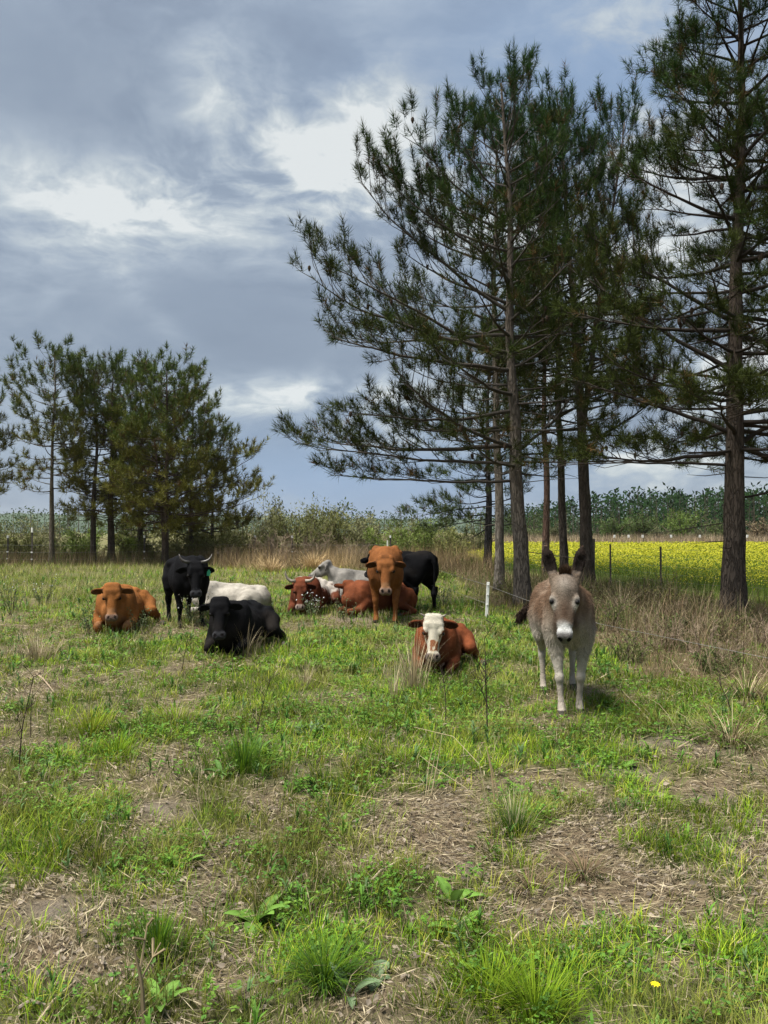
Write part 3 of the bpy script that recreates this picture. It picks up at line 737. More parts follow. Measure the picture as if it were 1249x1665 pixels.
def pine(base, Ht, r0, hb, prof, label, seed, group, needles=19, nl=0.19, nw=0.011, whorl=0.42, per=3.5, lean=(0.0, 0.0), fork=None, limbs=True, cones=50, tint=(0.026, 0.058, 0.013), low=(0.040, 0.052, 0.012), bark=(0.095, 0.079, 0.067), sub=1.3, up=1.0, rise=0.95, extra=()):
    r = random.Random(seed); R = np.random.default_rng(seed)
    root = empty('pine_tree', (base[0], base[1], H1(base[0], base[1]) - 0.05))
    tag(root, label, 'tree', group)
    prof = np.array(prof, float)
    def stem(p0, Hs, ra, rtop, lx, ly, flare):
        n = max(8, int((Hs - p0[2]) / 0.28)); z = np.linspace(p0[2], Hs, n); t = (z - p0[2]) / (Hs - p0[2])
        wx = (fbm(np.column_stack([z * 0.35, z * 0 + seed]), 301, 2) - 0.5) * 0.24; wx = (wx - wx[0]) * np.minimum(1, t * 3)
        wy = (fbm(np.column_stack([z * 0.35, z * 0 + seed]), 311, 2) - 0.5) * 0.24; wy = (wy - wy[0]) * np.minimum(1, t * 3)
        P = np.column_stack([p0[0] + lx * t + wx, p0[1] + ly * t + wy, z])
        rad = ra + (rtop - ra) * t ** 0.85
        if flare: rad = rad * (1 + 0.32 * np.exp(-z / 0.35))
        return P, rad
    tb = MB()
    stems = [stem((0, 0, 0), Ht, r0, 0.018, lean[0], lean[1], True)]
    if fork:
        zf, fx, fy, hf = fork
        P0, R0 = stems[0]; i = int(np.argmin(np.abs(P0[:, 2] - zf)))
        stems.append(stem(tuple(P0[i]), hf, R0[i] * 0.72, 0.015, fx, fy, False))
    for P, rad in stems:
        zz = P[:, 2] / Ht
        c = np.array(bark) * (1 + 0.0 * zz[:, None]) + np.array([0.012, 0.0, -0.006]) * zz[:, None]
        tb.tube(P, rad, c, 22 if limbs else 10, True, 0.16, seed)
    trunk = tb.build('trunk', M_BARK, root, smooth=True)
    tw = MB(); A, B, RA, RB = [], [], [], []; tuft_p, tuft_d, tuft_h = [], [], []; cone_p = []
    def twig(a, b, ra, rb): A.append(a); B.append(b); RA.append(ra); RB.append(rb)
    def tuft(p, d, h): tuft_p.append(p); tuft_d.append(d); tuft_h.append(h)
    def do_branch(org, phi, L, e0, e1, rb, z, bare=0.40):
        n = max(5, int(L / 0.3) + 2); P = [np.array(org)]; e = e0; ph = phi
        for k in range(1, n):
            t = k / (n - 1); e = e0 + (e1 - e0) * t ** 1.6 + r.gauss(0, 0.05); ph += r.gauss(0, 0.07)
            P.append(P[-1] + np.array([math.cos(ph) * math.cos(e), math.sin(ph) * math.cos(e), math.sin(e)]) * L / (n - 1))
        P = np.array(P); rr = rb * (1 - np.linspace(0, 1, n) * 0.86)
        if limbs and L > 1.3:
            m = MB().tube(P, rr * 0.85, np.array(bark) * 0.42, 6, True, 0.1, seed); m.build('limb', M_TWIG, root, smooth=True)
        else:
            tw.tube(P, rr * 0.8, np.array(bark) * 0.55, 4, False)
        ns = max(3, int(L * 3.1 * sub)); sgn = 1 if r.random() < 0.5 else -1
        for s in range(ns):
            u = bare + (1 - bare) * (s + r.random() * 0.8) / ns
            x = u * (n - 1); i = min(n - 2, int(x)); p = P[i] + (P[i + 1] - P[i]) * (x - i); d = P[i + 1] - P[i]; d = d / np.linalg.norm(d)
            sgn = -sgn
            sd = rot_dir(d, sgn * r.uniform(0.5, 1.15), r.uniform(-0.1, 0.55) * up)
            sl = min(1.25, max(0.22, (0.20 + 0.42 * (1 - u)) * L * r.uniform(0.6, 1.2)))
            m = p + sd * sl * 0.55; d2 = rot_dir(sd, r.uniform(-0.25, 0.25), r.uniform(0.05, 0.4)); e_ = m + d2 * sl * 0.45
            rs = max(0.005, rb * 0.32 * (1 - 0.5 * u)); twig(p, m, rs, rs * 0.7); twig(m, e_, rs * 0.7, 0.004)
            tuft(e_, d2, z)
            if cones and r.random() < 0.10: cone_p.append(m + np.array([r.gauss(0, .04), r.gauss(0, .04), -0.06]))
            for q in range(max(1, int(sl * 5.0 * sub + r.random()))):
                w = r.uniform(0.45, 0.98); pp = p + (e_ - p) * w
                td = rot_dir(d2, r.choice((-1, 1)) * r.uniform(0.4, 1.0), r.uniform(0.0, 0.7) * up); tl = r.uniform(0.10, 0.32)
                twig(pp, pp + td * tl, 0.005, 0.003); tuft(pp + td * tl, td, z)
        d = P[-1] - P[-2]; tuft(P[-1], d / np.linalg.norm(d), z)
    for si, (SP, SR) in enumerate(stems):
        z = hb if si == 0 else SP[0, 2] + 0.8
        Hs = SP[-1, 2]; gold = r.random() * 6
        while z < Hs - 0.25:
            t = (z - hb) / (Hs - hb); nb = max(2, int(round(per + r.gauss(0, 0.6))))
            for b in range(nb):
                gold += 2 * PI / nb + r.gauss(0, 0.45); phi = gold
                RLx, RRx, RDx = (float(np.interp(z, prof[:, 0], prof[:, k])) for k in (1, 2, 3))
                cx = math.cos(phi); side = RRx if cx > 0 else RLx
                L = (side * cx * cx + RDx * (1 - cx * cx)) * r.uniform(0.62, 1.08)
                if L < 0.25: continue
                zz = min(Hs - 0.1, z + r.gauss(0, 0.08)); o = np.array([np.interp(zz, SP[:, 2], SP[:, 0]), np.interp(zz, SP[:, 2], SP[:, 1]), zz])
                e0 = -0.10 + rise * max(0.0, t) ** 1.3 + r.gauss(0, 0.12); e1 = e0 + r.uniform(0.1, 0.6) * up
                do_branch(o, phi, L, e0, min(e1, 1.35), min(0.014 + 0.013 * L, float(np.interp(zz, SP[:, 2], SR)) * 0.62), zz / Hs)
            gold += 0.7; z += whorl * r.uniform(0.75, 1.2) * (1.0 - 0.35 * t)
        for q in range(5):
            d = np.array([r.gauss(0, .25), r.gauss(0, .25), 1.0]); d /= np.linalg.norm(d); tuft(SP[-1] + d * r.uniform(0, 0.25), d, 1.0)
    for (zb, phi, L, e0, e1, rb) in extra:                       # single limbs that stand out in the photograph
        SP, SR = stems[0]
        do_branch(np.array([np.interp(zb, SP[:, 2], SP[:, 0]), np.interp(zb, SP[:, 2], SP[:, 1]), zb]), phi, L, e0, e1, rb, zb / Ht, 0.34)
    # dead snags low on the trunk
    for q in range(9 if limbs else 4):
        zb = r.uniform(hb * 0.35, hb * 1.6); phi = r.random() * 6.28; o = np.array([np.interp(zb, stems[0][0][:, 2], stems[0][0][:, 0]), np.interp(zb, stems[0][0][:, 2], stems[0][0][:, 1]), zb])
        e = r.uniform(-0.3, 0.2); l = r.uniform(0.3, 1.5); d = np.array([math.cos(phi), math.sin(phi), math.sin(e)]); m = o + d * l * 0.6; d2 = rot_dir(d / np.linalg.norm(d), r.uniform(-.5, .5), r.uniform(-.3, .3))
        twig(o, m, 0.012, 0.008); twig(m, m + d2 * l * 0.4, 0.008, 0.003)
    P = np.array(tuft_p); D = unit(np.array(tuft_d)); Hh = np.array(tuft_h); n = len(P); k = np.repeat(np.arange(n), needles); m = len(k)
    w = R.random(m); ref = unit(R.normal(0, 1, (m, 3))); perp = unit(np.cross(D[k], ref))
    cone = 0.30 + 1.15 * (1 - w) + R.normal(0, 0.16, m)
    tl = R.uniform(0.09, 0.20, n) * (nl / 0.17)
    basep = P[k] - D[k] * ((1 - w) * tl[k])[:, None]
    nd = unit(D[k] * np.cos(cone)[:, None] + perp * np.sin(cone)[:, None] + np.array([0, 0, 0.08]))
    ln = nl * R.uniform(0.7, 1.2, m); sd = unit(np.cross(nd, R.normal(0, 1, (m, 3)))) * nw * 0.5
    V = np.stack([basep - sd, basep + sd, basep + nd * ln[:, None]], 1).reshape(-1, 3)
    hmix = sstep(0.45, 0.85, Hh + R.normal(0, 0.12, n))[:, None]
    ct = (np.array(low) * (1 - hmix) + np.array(tint) * hmix) * R.uniform(0.65, 1.3, (n, 1))
    brn = R.random(n) < 0.07; ct[brn] = np.array([0.095, 0.06, 0.025])
    cc = ct[k] * R.uniform(0.8, 1.2, (m, 1))
    crown = MB().add(V, np.arange(m * 3).reshape(-1, 3), np.repeat(cc, 3, 0)).build('crown', M_NEEDLE, root)
    A, B, RA, RB = (np.array(q) for q in (A, B, RA, RB)); thin = RA < (0.0075 if limbs else 0.012)
    tw.sticks(A[~thin], B[~thin], RA[~thin], RB[~thin], np.array(bark) * 0.5)
    tw.ribbons(A[thin], B[thin], RA[thin] * 1.1, RB[thin] * 1.1, np.array(bark) * 0.5)
    tw.build('branchwork', M_TWIG, crown)
    if cones and cone_p:
        cm = MB()
        for p in cone_p[:cones]:
            zc = np.array([0.07, 0.045, 0.0, -0.05]); cm.tube(np.column_stack([np.full(4, p[0]), np.full(4, p[1]), p[2] + zc]), [0.012, 0.032, 0.034, 0.012], (0.05, 0.035, 0.025), 5)
        tag(cm.build('cone_cluster', M_TWIG, crown), kind='stuff')
    return root

GR, GL = 'pines along the fence on the right', 'pines in the clump on the left'
def bx(px, d): return ((px - PW / 2) / FPX * d, d)
# the big left-leaning tree with the heavy limbs
pine(bx(850, 16.1), 11.3, 0.185, 3.0, [(0, .5, .5, .5), (3.0, 4.0, 2.0, 2.4), (4.0, 4.4, 2.2, 2.6), (6.5, 4.2, 2.2, 2.6), (8.4, 3.0, 1.9, 2.2), (9.6, 1.8, 1.7, 1.7), (10.7, 1.2, 1.3, 1.2), (11.3, .6, .6, .6)],
     'tall pine with the thickest grey trunk of the middle group and long limbs reaching left', 1, GR, needles=22, bark=(0.150, 0.130, 0.110), lean=(-0.25, 0.3),
     extra=[(3.05, 3.05, 4.7, 0.02, 0.22, 0.05), (2.7, 3.35, 4.0, -0.03, 0.15, 0.045), (5.2, 3.3, 4.6, 0.42, 0.5, 0.055), (6.3, 2.9, 4.3, 0.6, 0.85, 0.05), (3.3, 0.5, 2.4, 0.5, 1.0, 0.05)])
pine(bx(812, 20.4), 12.6, 0.14, 4.2, [(0, .5, .5, .5), (4.2, 2.4, 2.0, 2.0), (7, 2.6, 2.2, 2.2), (10, 2.2, 2.0, 1.8), (11.8, 1.5, 1.5, 1.4), (12.6, .6, .6, .6)],
     'slimmer pale barked pine just left of the thickest trunk', 2, GR, needles=14, nl=.21, nw=.015, bark=(0.20, 0.175, 0.148))
pine(bx(957, 21.0), 13.6, 0.19, 4.4, [(0, .5, .5, .5), (4.4, 2.6, 2.4, 2.2), (7, 2.6, 2.0, 2.2), (10, 2.2, 1.5, 1.8), (12.3, 1.6, 1.1, 1.4), (13.6, .6, .6, .6)],
     'dark trunked pine behind the donkey that forks into two stems', 3, GR, needles=16, nl=.21, nw=.0135, fork=(4.3, 1.3, 0.2, 13.0), lean=(-0.9, 0),
     extra=[(4.0, 0.35, 4.2, 0.35, 0.75, 0.055), (4.2, 0.1, 3.6, 0.0, -0.2, 0.035), (3.5, -0.2, 3.4, 0.02, -0.25, 0.03)])
pine(bx(918, 23.0), 14.0, 0.135, 5.0, [(0, .5, .5, .5), (5, 2.2, 2.2, 2), (9, 2.2, 2.0, 2), (12.6, 1.6, 1.6, 1.5), (14.0, .6, .6, .6)],
     'slender grey pine rising straight behind the donkey ears', 4, GR, needles=14, nl=.21, nw=.015, lean=(-0.35, 0))
pine(bx(887, 27.0), 14.0, 0.14, 4.8, [(0, .5, .5, .5), (4.8, 2.4, 2.4, 2.2), (9, 2.2, 2.2, 2), (14, .4, .4, .4)],
     'reddish dark pine trunk between the thickest trunk and the donkey ears', 5, GR, needles=13, nl=.22, nw=.016, bark=(0.11, 0.07, 0.055), cones=0, sub=.85)
pine(bx(793, 30.0), 9.6, 0.17, 1.9, [(0, .5, .5, .5), (1.9, 2.6, 1.6, 2.0), (3.0, 2.6, 1.8, 2.2), (5, 2.4, 1.8, 2), (8, 1.5, 1.3, 1.4), (9.6, .4, .4, .4)],
     'dark pine farthest left of the middle group with drooping low boughs', 6, GR, needles=16, nl=.22, nw=.015, bark=(0.05, 0.048, 0.052), cones=0, tint=(0.035, 0.062, 0.02), low=(0.048, 0.066, 0.018),
     extra=[(2.6, 3.3, 3.3, -0.05, -0.35, 0.04), (2.1, 2.9, 2.6, -0.1, -0.3, 0.035)])
pine(bx(1190, 13.4), 12.8, 0.205, 3.1, [(0, .5, .5, .5), (3.1, 3.2, 3.2, 2.4), (5.5, 2.9, 3.0, 2.4), (8, 2.3, 2.4, 2.2), (10.5, 1.7, 2.0, 1.8), (12, 1.3, 1.3, 1.3), (12.8, .5, .5, .5)],
     'biggest near pine at the right with a bare lower trunk', 7, GR, needles=22, nl=.185, nw=.010, bark=(0.084, 0.069, 0.057), lean=(0.35, 0.2), up=0.8, per=4.6, sub=1.5, rise=0.75,
     extra=[(3.3, 2.75, 3.0, 0.45, 0.3, 0.055), (2.75, 3.0, 3.2, 0.15, -0.15, 0.035), (3.1, 0.3, 2.4, 0.5, 0.8, 0.06), (2.2, 0.05, 2.4, 0.15, 0.5, 0.03), (4.4, 2.95, 3.4, 0.55, 0.7, 0.055), (5.3, 2.8, 3.4, 0.6, 0.75, 0.05)])
pine(bx(1330, 15.5), 12.5, 0.19, 3.0, [(0, .5, .5, .5), (3.0, 2.6, 2.6, 2.4), (6.0, 2.6, 2.6, 2.4), (9, 1.9, 1.9, 1.8), (12.5, .4, .4, .4)],
     'pine just beyond the right edge whose boughs reach in', 8, GR, needles=18, nl=.19, nw=.010, cones=0)

LT, LL = (0.070, 0.100, 0.024), (0.135, 0.130, 0.030)
for (px, d, Hh, r0, hb, pr, lab, sd, kw) in [
    (85, 35.5, 9.8, .14, 3.6, [(0, .5, .5, .5), (3.6, 2.2, 2.0, 2), (6, 2.6, 2.0, 2), (8.7, 2.3, 2.0, 1.8), (9.6, 1.5, 1.5, 1.4), (10, .7, .7, .7)], 'left pine with a slim pale trunk near the striped fence post', 11, dict(bark=(0.17, 0.145, 0.115))),
    (152, 36.5, 9.3, .15, 2.3, [(0, .5, .5, .5), (3, 2.0, 2.4, 2.2), (6, 2.3, 2.3, 2.2), (8.6, 2.2, 2.2, 1.9), (9.4, 1.5, 1.5, 1.4), (9.8, .7, .7, .7)], 'left pine with the crooked pale brown trunk beside a darker twin', 12, {}),
    (182, 37.5, 9.4, .19, 2.3, [(0, .5, .5, .5), (3.2, 2.2, 2.6, 2.2), (6, 2.4, 2.6, 2.2), (8.6, 2.3, 2.4, 1.9), (9.4, 1.7, 1.7, 1.5), (9.8, .8, .8, .8)], 'left pine with a stout dark trunk in the middle of its clump', 13, dict(bark=(0.12, 0.095, 0.08))),
    (269, 35.0, 9.1, .17, 2.0, [(0, .5, .5, .5), (2.2, 2.4, 3.6, 2.2), (4, 2.6, 4.4, 2.4), (6, 2.4, 3.0, 2.2), (8.3, 2.0, 2.1, 1.8), (9.4, .7, .7, .7)], 'left pine with double dark stems and a long limb rising right', 14, dict(bark=(0.085, 0.065, 0.055), fork=(1.0, -0.8, 0.2, 6.8), extra=[(3.0, 0.35, 4.9, 0.42, 0.62, 0.06), (2.2, 0.1, 4.6, 0.12, 0.4, 0.05)])),
    (228, 39.0, 9.7, .13, 2.4, [(0, 1, 1, 1), (2.4, 2.2, 2.2, 2.2), (6, 2.4, 2.4, 2.2), (8.6, 2.2, 2.2, 1.9), (9.7, .8, .8, .8)], 'pine half hidden behind the stout dark trunk, filling the clump top', 19, {}),
    (312, 39.0, 8.6, .13, 1.6, [(0, 1, 1, 1), (1.6, 2.4, 3.0, 2.2), (4, 2.4, 3.0, 2.2), (7.2, 1.9, 1.9, 1.7), (8.6, .6, .6, .6)], 'pine behind the double dark stems, lower than its neighbours', 20, {}),
    (345, 41.0, 5.6, .11, 0.7, [(0, 2.4, 3.0, 2.4), (1.5, 2.6, 3.2, 2.4), (3.2, 2.4, 2.6, 2), (4.6, 1.4, 1.4, 1.4), (5.6, .5, .5, .5)], 'short bushy olive pine at the right end of the left clump', 15, dict(tint=(0.075, 0.088, 0.026), low=(0.085, 0.085, 0.022))),
    (225, 42.0, 6.0, .11, 0.8, [(0, 2.4, 2.4, 2.4), (2, 2.6, 2.6, 2.4), (4, 2.0, 2.0, 2), (6, .5, .5, .5)], 'small pine filling the gap behind the left trunks', 16, dict(tint=(0.07, 0.088, 0.028), low=(0.08, 0.09, 0.024))),
    (-45, 36.5, 9.6, .16, 3.0, [(0, .5, .5, .5), (3, 2.2, 2.4, 2.2), (6, 2.2, 2.3, 2.2), (8.5, 1.6, 1.6, 1.6), (9.6, .5, .5, .5)], 'pine past the left edge with its crown cut off by the frame', 17, {}),
]:
    k = dict(needles=13, nl=.26, nw=.026, limbs=False, cones=0, tint=LT, low=LL, whorl=.46, per=3.9, sub=1.0, rise=0.6); k.update(kw)
    pine(bx(px, d), Hh, r0, hb, pr, lab, sd, GL, **k)

# ------------------------------------------------------------------ bushes and small trees
def bush(name, cat, label, base, Hb, rad, col, seed, group, nstem=14, leaves=2600, lsz=0.09, tw_col=(0.11, 0.085, 0.065), bare=False, trunk=0.0, spread=1.0, tw_w=1.0):
    R = np.random.default_rng(seed)
    root = empty(name, (base[0], base[1], H1(base[0], base[1]) - 0.04)); tag(root, label, cat, group)
    st = MB(); ends, ed = [], []; leaves = int(leaves * 0.8)
    A, B, RA, RB = [], [], [], []
    for s in range(nstem):
        a = R.random() * 2 * PI; tilt = R.uniform(0.05, 0.75) * spread; l = Hb * R.uniform(0.55, 1.0) / max(0.6, math.cos(tilt) ** 0.5)
        d = np.array([math.cos(a) * math.sin(tilt) * rad / (Hb * 0.6), math.sin(a) * math.sin(tilt) * rad / (Hb * 0.6), math.cos(tilt)]); d /= np.linalg.norm(d)
        p = np.array([math.cos(a), math.sin(a), 0]) * rad * 0.12 * R.random() + np.array([0, 0, trunk])
        pts = [p]; dd = d.copy()
        for k in range(5):
            dd = dd + R.normal(0, 0.10, 3) + np.array([0, 0, 0.04]); dd /= np.linalg.norm(dd); pts.append(pts[-1] + dd * (l - trunk) / 5)
        rr = (0.010 + 0.006 * Hb) * np.linspace(1, 0.25, 6) * tw_w
        st.tube(np.array(pts), rr, tw_col, 4, False)
        for k in range(1, 6):
            for q in range(4 if bare else 3):
                b = pts[k] + (pts[k - 1] - pts[k]) * R.random(); td = unit(dd + R.normal(0, 0.75, 3) + np.array([0, 0, 0.3])); tl = Hb * R.uniform(0.08, 0.26)
                e = b + td * tl; A.append(b); B.append(e); RA.append(0.006 * tw_w); RB.append(0.003 * tw_w); ends.append(e); ed.append(td)
                if bare:
                    for w in range(3):
                        t2 = unit(td + R.normal(0, 0.7, 3)); b2 = b + td * tl * R.uniform(.3, .9); A.append(b2); B.append(b2 + t2 * tl * .6); RA.append(.004 * tw_w); RB.append(.002 * tw_w)
    if trunk: st.tube(np.array([[0, 0, 0], [0.03, 0, trunk * .6], [0, 0, trunk + .3]]), [0.06 * Hb / 3, .045 * Hb / 3, .03 * Hb / 3], tw_col, 7)
    st.ribbons(np.array(A), np.array(B), np.array(RA) * 1.1, np.array(RB) * 1.1, np.array(tw_col))
    st.build('stem', M_TWIG, root)
    if leaves:
        E = np.array(ends); D = np.array(ed); k = R.integers(0, len(E), leaves)
        pos = E[k] - D[k] * (R.random(leaves) * Hb * 0.16)[:, None] + R.normal(0, Hb * 0.045, (leaves, 3)); pos[:, 2] = np.maximum(pos[:, 2], 0.05)
        d = unit(D[k] + R.normal(0, 0.7, (leaves, 3))); nr = R.normal(0, 0.6, (leaves, 3)); nr[:, 2] += 0.8; nr[:, 1] -= 0.3
        cl = (0.6 + 0.8 * R.random((len(E), 1)))[k]; L = lsz * R.uniform(0.6, 1.4, leaves)
        MB().leaves(pos, d, nr, L * 1.1, L * 0.36, np.array(col) * cl * R.uniform(0.75, 1.25, (leaves, 1))).build('foliage', M_LEAF, root)
    return root
GB = 'bushes behind the cattle'
OLV, GRY, BRT = (0.135, 0.142, 0.045), (0.175, 0.175, 0.085), (0.125, 0.170, 0.035)
for (px, d, top, rad, col, kind, lab, lv) in [
    (490, 40, 806, 2.0, OLV, 'g', 'tallest rounded olive bush left of the sky gap', 5200),
    (435, 43, 815, 2.0, GRY, 'g', 'dull olive bush tucked against the left pine clump', 4200),
    (545, 42, 818, 1.7, OLV, 'g', 'dark olive bush right of the tallest rounded one', 4200),
    (588, 44, 836, 1.8, GRY, 'g', 'pale grey green willowy bush in the middle distance', 4200),
    (640, 38, 850, 1.9, BRT, 'g', 'fresh green bush behind the rust coloured standing cow', 4600),
    (690, 36, 848, 1.5, BRT, 'g', 'fresh green bush above the standing black cow', 4000),
    (735, 34, 862, 1.4, OLV, 'g', 'low olive bush beside the drooping pine boughs', 3000),
    (0, 46, 838, 2.6, OLV, 'g', 'tall thicket bush at the far left edge', 2600),
    (70, 48, 842, 2.6, GRY, 'g', 'tall pale thicket bush behind the slim pale trunk', 2600),
    (140, 47, 846, 2.4, BRT, 'g', 'bright thicket bush behind the crooked trunk', 2600),
    (205, 48, 842, 2.4, OLV, 'g', 'thicket bush behind the stout dark trunk', 2600),
    (290, 46, 838, 2.4, OLV, 'g', 'thicket bush behind the double dark stems', 2600),
    (365, 48, 828, 2.4, GRY, 'g', 'tall thicket bush behind the short olive pine', 2800),
    (515, 48, 826, 2.2, GRY, 'g', 'pale bush filling the gap behind the tallest rounded one', 2600),
    (615, 50, 842, 2.2, OLV, 'g', 'dark bush behind the fresh green one', 2600),
    (665, 52, 846, 2.2, GRY, 'g', 'pale bush under the sky gap', 2600),
    (720, 46, 850, 2.2, OLV, 'g', 'olive bush behind the drooping pine boughs', 2600),
    (770, 48, 852, 2.2, GRY, 'g', 'pale bush left of the yellow field', 2600),
    (45, 38.5, 872, 1.5, OLV, 'g', 'low olive bush left of the slim pale trunk', 2600),
    (128, 38.5, 868, 1.6, BRT, 'g', 'low green bush between the slim pale trunk and the crooked one', 2600),
    (238, 38, 864, 1.7, OLV, 'g', 'low olive bush between the stout dark trunk and the double stems', 2800),
    (305, 37.5, 862, 1.7, OLV, 'g', 'olive bush right against the double dark stems', 2800),
    (360, 38, 856, 1.8, OLV, 'g', 'rounded olive bush right of the double dark stems', 2800),
    (400, 38, 850, 1.6, OLV, 'g', 'low dark bush under the short olive pine', 3600),
    (330, 40, 862, 1.8, OLV, 'g', 'broad low bush behind the black horned cow', 3800),
    (215, 42, 868, 1.9, BRT, 'g', 'green thicket bush between the left trunks', 3600),
    (110, 41, 866, 2.0, GRY, 'g', 'grey green bush right of the slim pale trunk', 3600),
    (30, 40, 860, 2.0, OLV, 'g', 'bush behind the striped fence post', 3600),
    (455, 33.5, 862, 1.0, None, 'b', 'bare dark forked shrub in the dry grass', 0),
    (430, 36, 858, 1.6, None, 'b', 'bare brown brush left of the golden grass', 0),
    (520, 36, 856, 1.7, None, 'b', 'bare brown brush above the golden grass', 0),
    (570, 35, 866, 1.6, None, 'b', 'bare brown brush behind the pale grey cow', 0),
    (380, 35, 880, 1.2, None, 'b', 'low bare brush right of the black horned cow', 0),
    (770, 29, 905, 1.0, OLV, 'g', 'small feathery green bush at the foot of the dark pine', 2600),
    (725, 25, 928, 0.7, BRT, 'g', 'low fresh weedy bush right of the standing black cow', 1600),
    (830, 17.5, 925, 0.5, OLV, 'g', 'wispy green weed bush between two pine trunks', 1300),
    (1062, 10.2, 985, 0.55, None, 'b', 'low brown bramble in the thicket behind the donkey', 0),
    (1150, 9.2, 1005, 0.6, None, 'b', 'low brown bramble at the front of the thicket', 0),
    (1235, 10.5, 990, 0.6, None, 'b', 'low brown bramble at the right edge right of the near trunk', 0),
    (1110, 12.0, 965, 0.6, None, 'b', 'brown bramble left of the biggest near trunk', 0),
    (1020, 9.3, 1010, 0.45, (0.12, 0.14, 0.045), 'g', 'small weedy shrub just right of the donkey', 700),
    (1175, 11.0, 985, 0.5, (0.12, 0.13, 0.045), 'g', 'small weedy shrub at the foot of the biggest near trunk', 700),
    (985, 12.0, 955, 0.6, (0.085, 0.105, 0.03), 'g', 'dark weedy shrub behind the rump of the donkey', 1100),
    (1090, 10.5, 990, 0.6, (0.075, 0.10, 0.028), 'g', 'dark green weedy shrub in the middle of the thicket', 1100),
    (1130, 14.5, 945, 0.7, (0.10, 0.10, 0.035), 'g', 'olive weedy shrub below the hidden fence post', 1100),
    (1225, 12.5, 975, 0.6, (0.085, 0.10, 0.03), 'g', 'dark weedy shrub right of the biggest near trunk', 1000),
    (1160, 8.6, 1040, 0.5, (0.07, 0.10, 0.026), 'g', 'low green shrub at the front right of the thicket', 900),
    (1050, 16.5, 932, 0.8, (0.11, 0.11, 0.04), 'g', 'tall sparse shrub between the two steel fence posts', 1100),
    (1000, 15.5, 925, 0.8, (0.10, 0.105, 0.036), 'g', 'wispy olive shrub at the first steel fence post', 1900),
    (1075, 13.8, 935, 0.8, (0.11, 0.105, 0.036), 'g', 'sparse olive shrub in the brown thicket', 1500),
]:
    Hb = EYE + (HORIZON - top) / FPX * d
    if kind == 'g':
        bush('bush', 'bush', lab, bx(px, d), Hb, rad, col, int(px + d), GB, nstem=16, leaves=lv, lsz=0.0036 * d if d > 20 else 0.045, tw_w=1.0 if d > 20 else 0.5)
    else:
        bush('bare_shrub', 'shrub', lab, bx(px, d), Hb, rad, None, int(px + d), GB, nstem=13, leaves=0, bare=True, tw_col=(0.21, 0.16, 0.115), tw_w=1.4 if d > 20 else 0.55, spread=1.2)
GT = 'small trees beyond the yellow field'
for (px, d, top, rad, col, lab, lv) in [
    (1110, 100, 826, 4.5, (0.10, 0.150, 0.03), 'brightest green round tree beyond the yellow field', 5200),
    (1045, 102, 832, 4.5, (0.075, 0.11, 0.03), 'dark green round tree nearest the forked pine beyond the field', 4600),
    (990, 100, 836, 4.5, (0.07, 0.105, 0.028), 'dense green tree seen past the forked trunk', 4600),
    (1170, 104, 845, 3.6, (0.085, 0.115, 0.035), 'lower green tree left of the big near trunk', 2600),
    (1075, 96, 858, 3.2, (0.12, 0.13, 0.062), 'pale grey green bush at the far edge of the field', 2400),
    (1135, 96, 862, 2.8, (0.13, 0.135, 0.07), 'second pale bush at the field edge, under the brightest tree', 2200),
    (1240, 98, 840, 4.0, (0.19, 0.145, 0.085), 'rusty brown bare tree right of the big near trunk', 2200),
    (900, 104, 850, 3.4, (0.11, 0.12, 0.055), 'grey green bush seen between the middle trunks', 2200),
    (858, 104, 858, 3.0, (0.105, 0.125, 0.05), 'low green bush beyond the field left of the reddish trunk', 2000),
]:
    Hb = EYE + (HORIZON - top) / FPX * d
    bush('broadleaf_tree', 'tree', lab, bx(px, d), Hb, rad, col, int(px + d), GT, nstem=16, leaves=lv, lsz=0.26, tw_w=3.0, trunk=0.6)

# ------------------------------------------------------------------ fences
STEEL, WHITE, DARKP = (0.16, 0.155, 0.145), (0.78, 0.78, 0.75), (0.05, 0.042, 0.038)
def wire(mb, a, b, r, sag=0.0, n=8, col=STEEL, seg=4):
    t = np.linspace(0, 1, n); a = np.array(a); b = np.array(b)
    P = a + (b - a) * t[:, None]; P[:, 2] -= sag * 4 * t * (1 - t); mb.tube(P, r, col, seg, False)
# electric fence: white post, thin far post, two strands
ef = empty('electric_fence', (1.86, 14.0, H1(1.86, 14.0))); tag(ef, 'low electric fence with one white post and two thin strands', 'fence')
def loc_of(root, p): return np.array(p) - np.array(root.location)
pb = MB()
pb.box((0, 0, 0.30), (0.052, 0.022, 0.70), WHITE)
for z in (0.24, 0.42, 0.60): pb.box((0, -0.017, z), (0.03, 0.014, 0.02), (0.62, 0.62, 0.6))
o = pb.build('post', M_PLASTIC, ef); o.rotation_euler = (0.02, 0.05, 0)
bv = o.modifiers.new('bevel', 'BEVEL'); bv.width = 0.004; bv.segments = 2
fp = loc_of(ef, (bx(630, 27)[0], 27, H1(0.1, 27)))
MB().box(fp + np.array([0, 0, 0.6]), (0.05, 0.03, 1.3), (0.72, 0.72, 0.66)).build('post', M_PLASTIC, ef)
EP = (1.86, 13.985, H1(1.86, 14.0))
for (zp, zn, zf, far_px) in [(0.60, 0.70, 0.75, 0.9), (0.26, 0.30, 0.36, 0.5)]:
    w = MB()
    A0 = loc_of(ef, (EP[0], EP[1], EP[2] + zp)); A1 = loc_of(ef, (2.28, 8.13, zn - 0.12)); A2 = loc_of(ef, (2.62, 4.3, zf)); A3 = loc_of(ef, (bx(630, 27)[0], 26.98, far_px))
    if zp > 0.5: wire(w, A0, A1, 0.0024, 0.02); wire(w, A1, A2, 0.0017, 0.0)
    wire(w, A0, A3, 0.003, 0.05)
    w.build('wire', M_WIRE, ef)
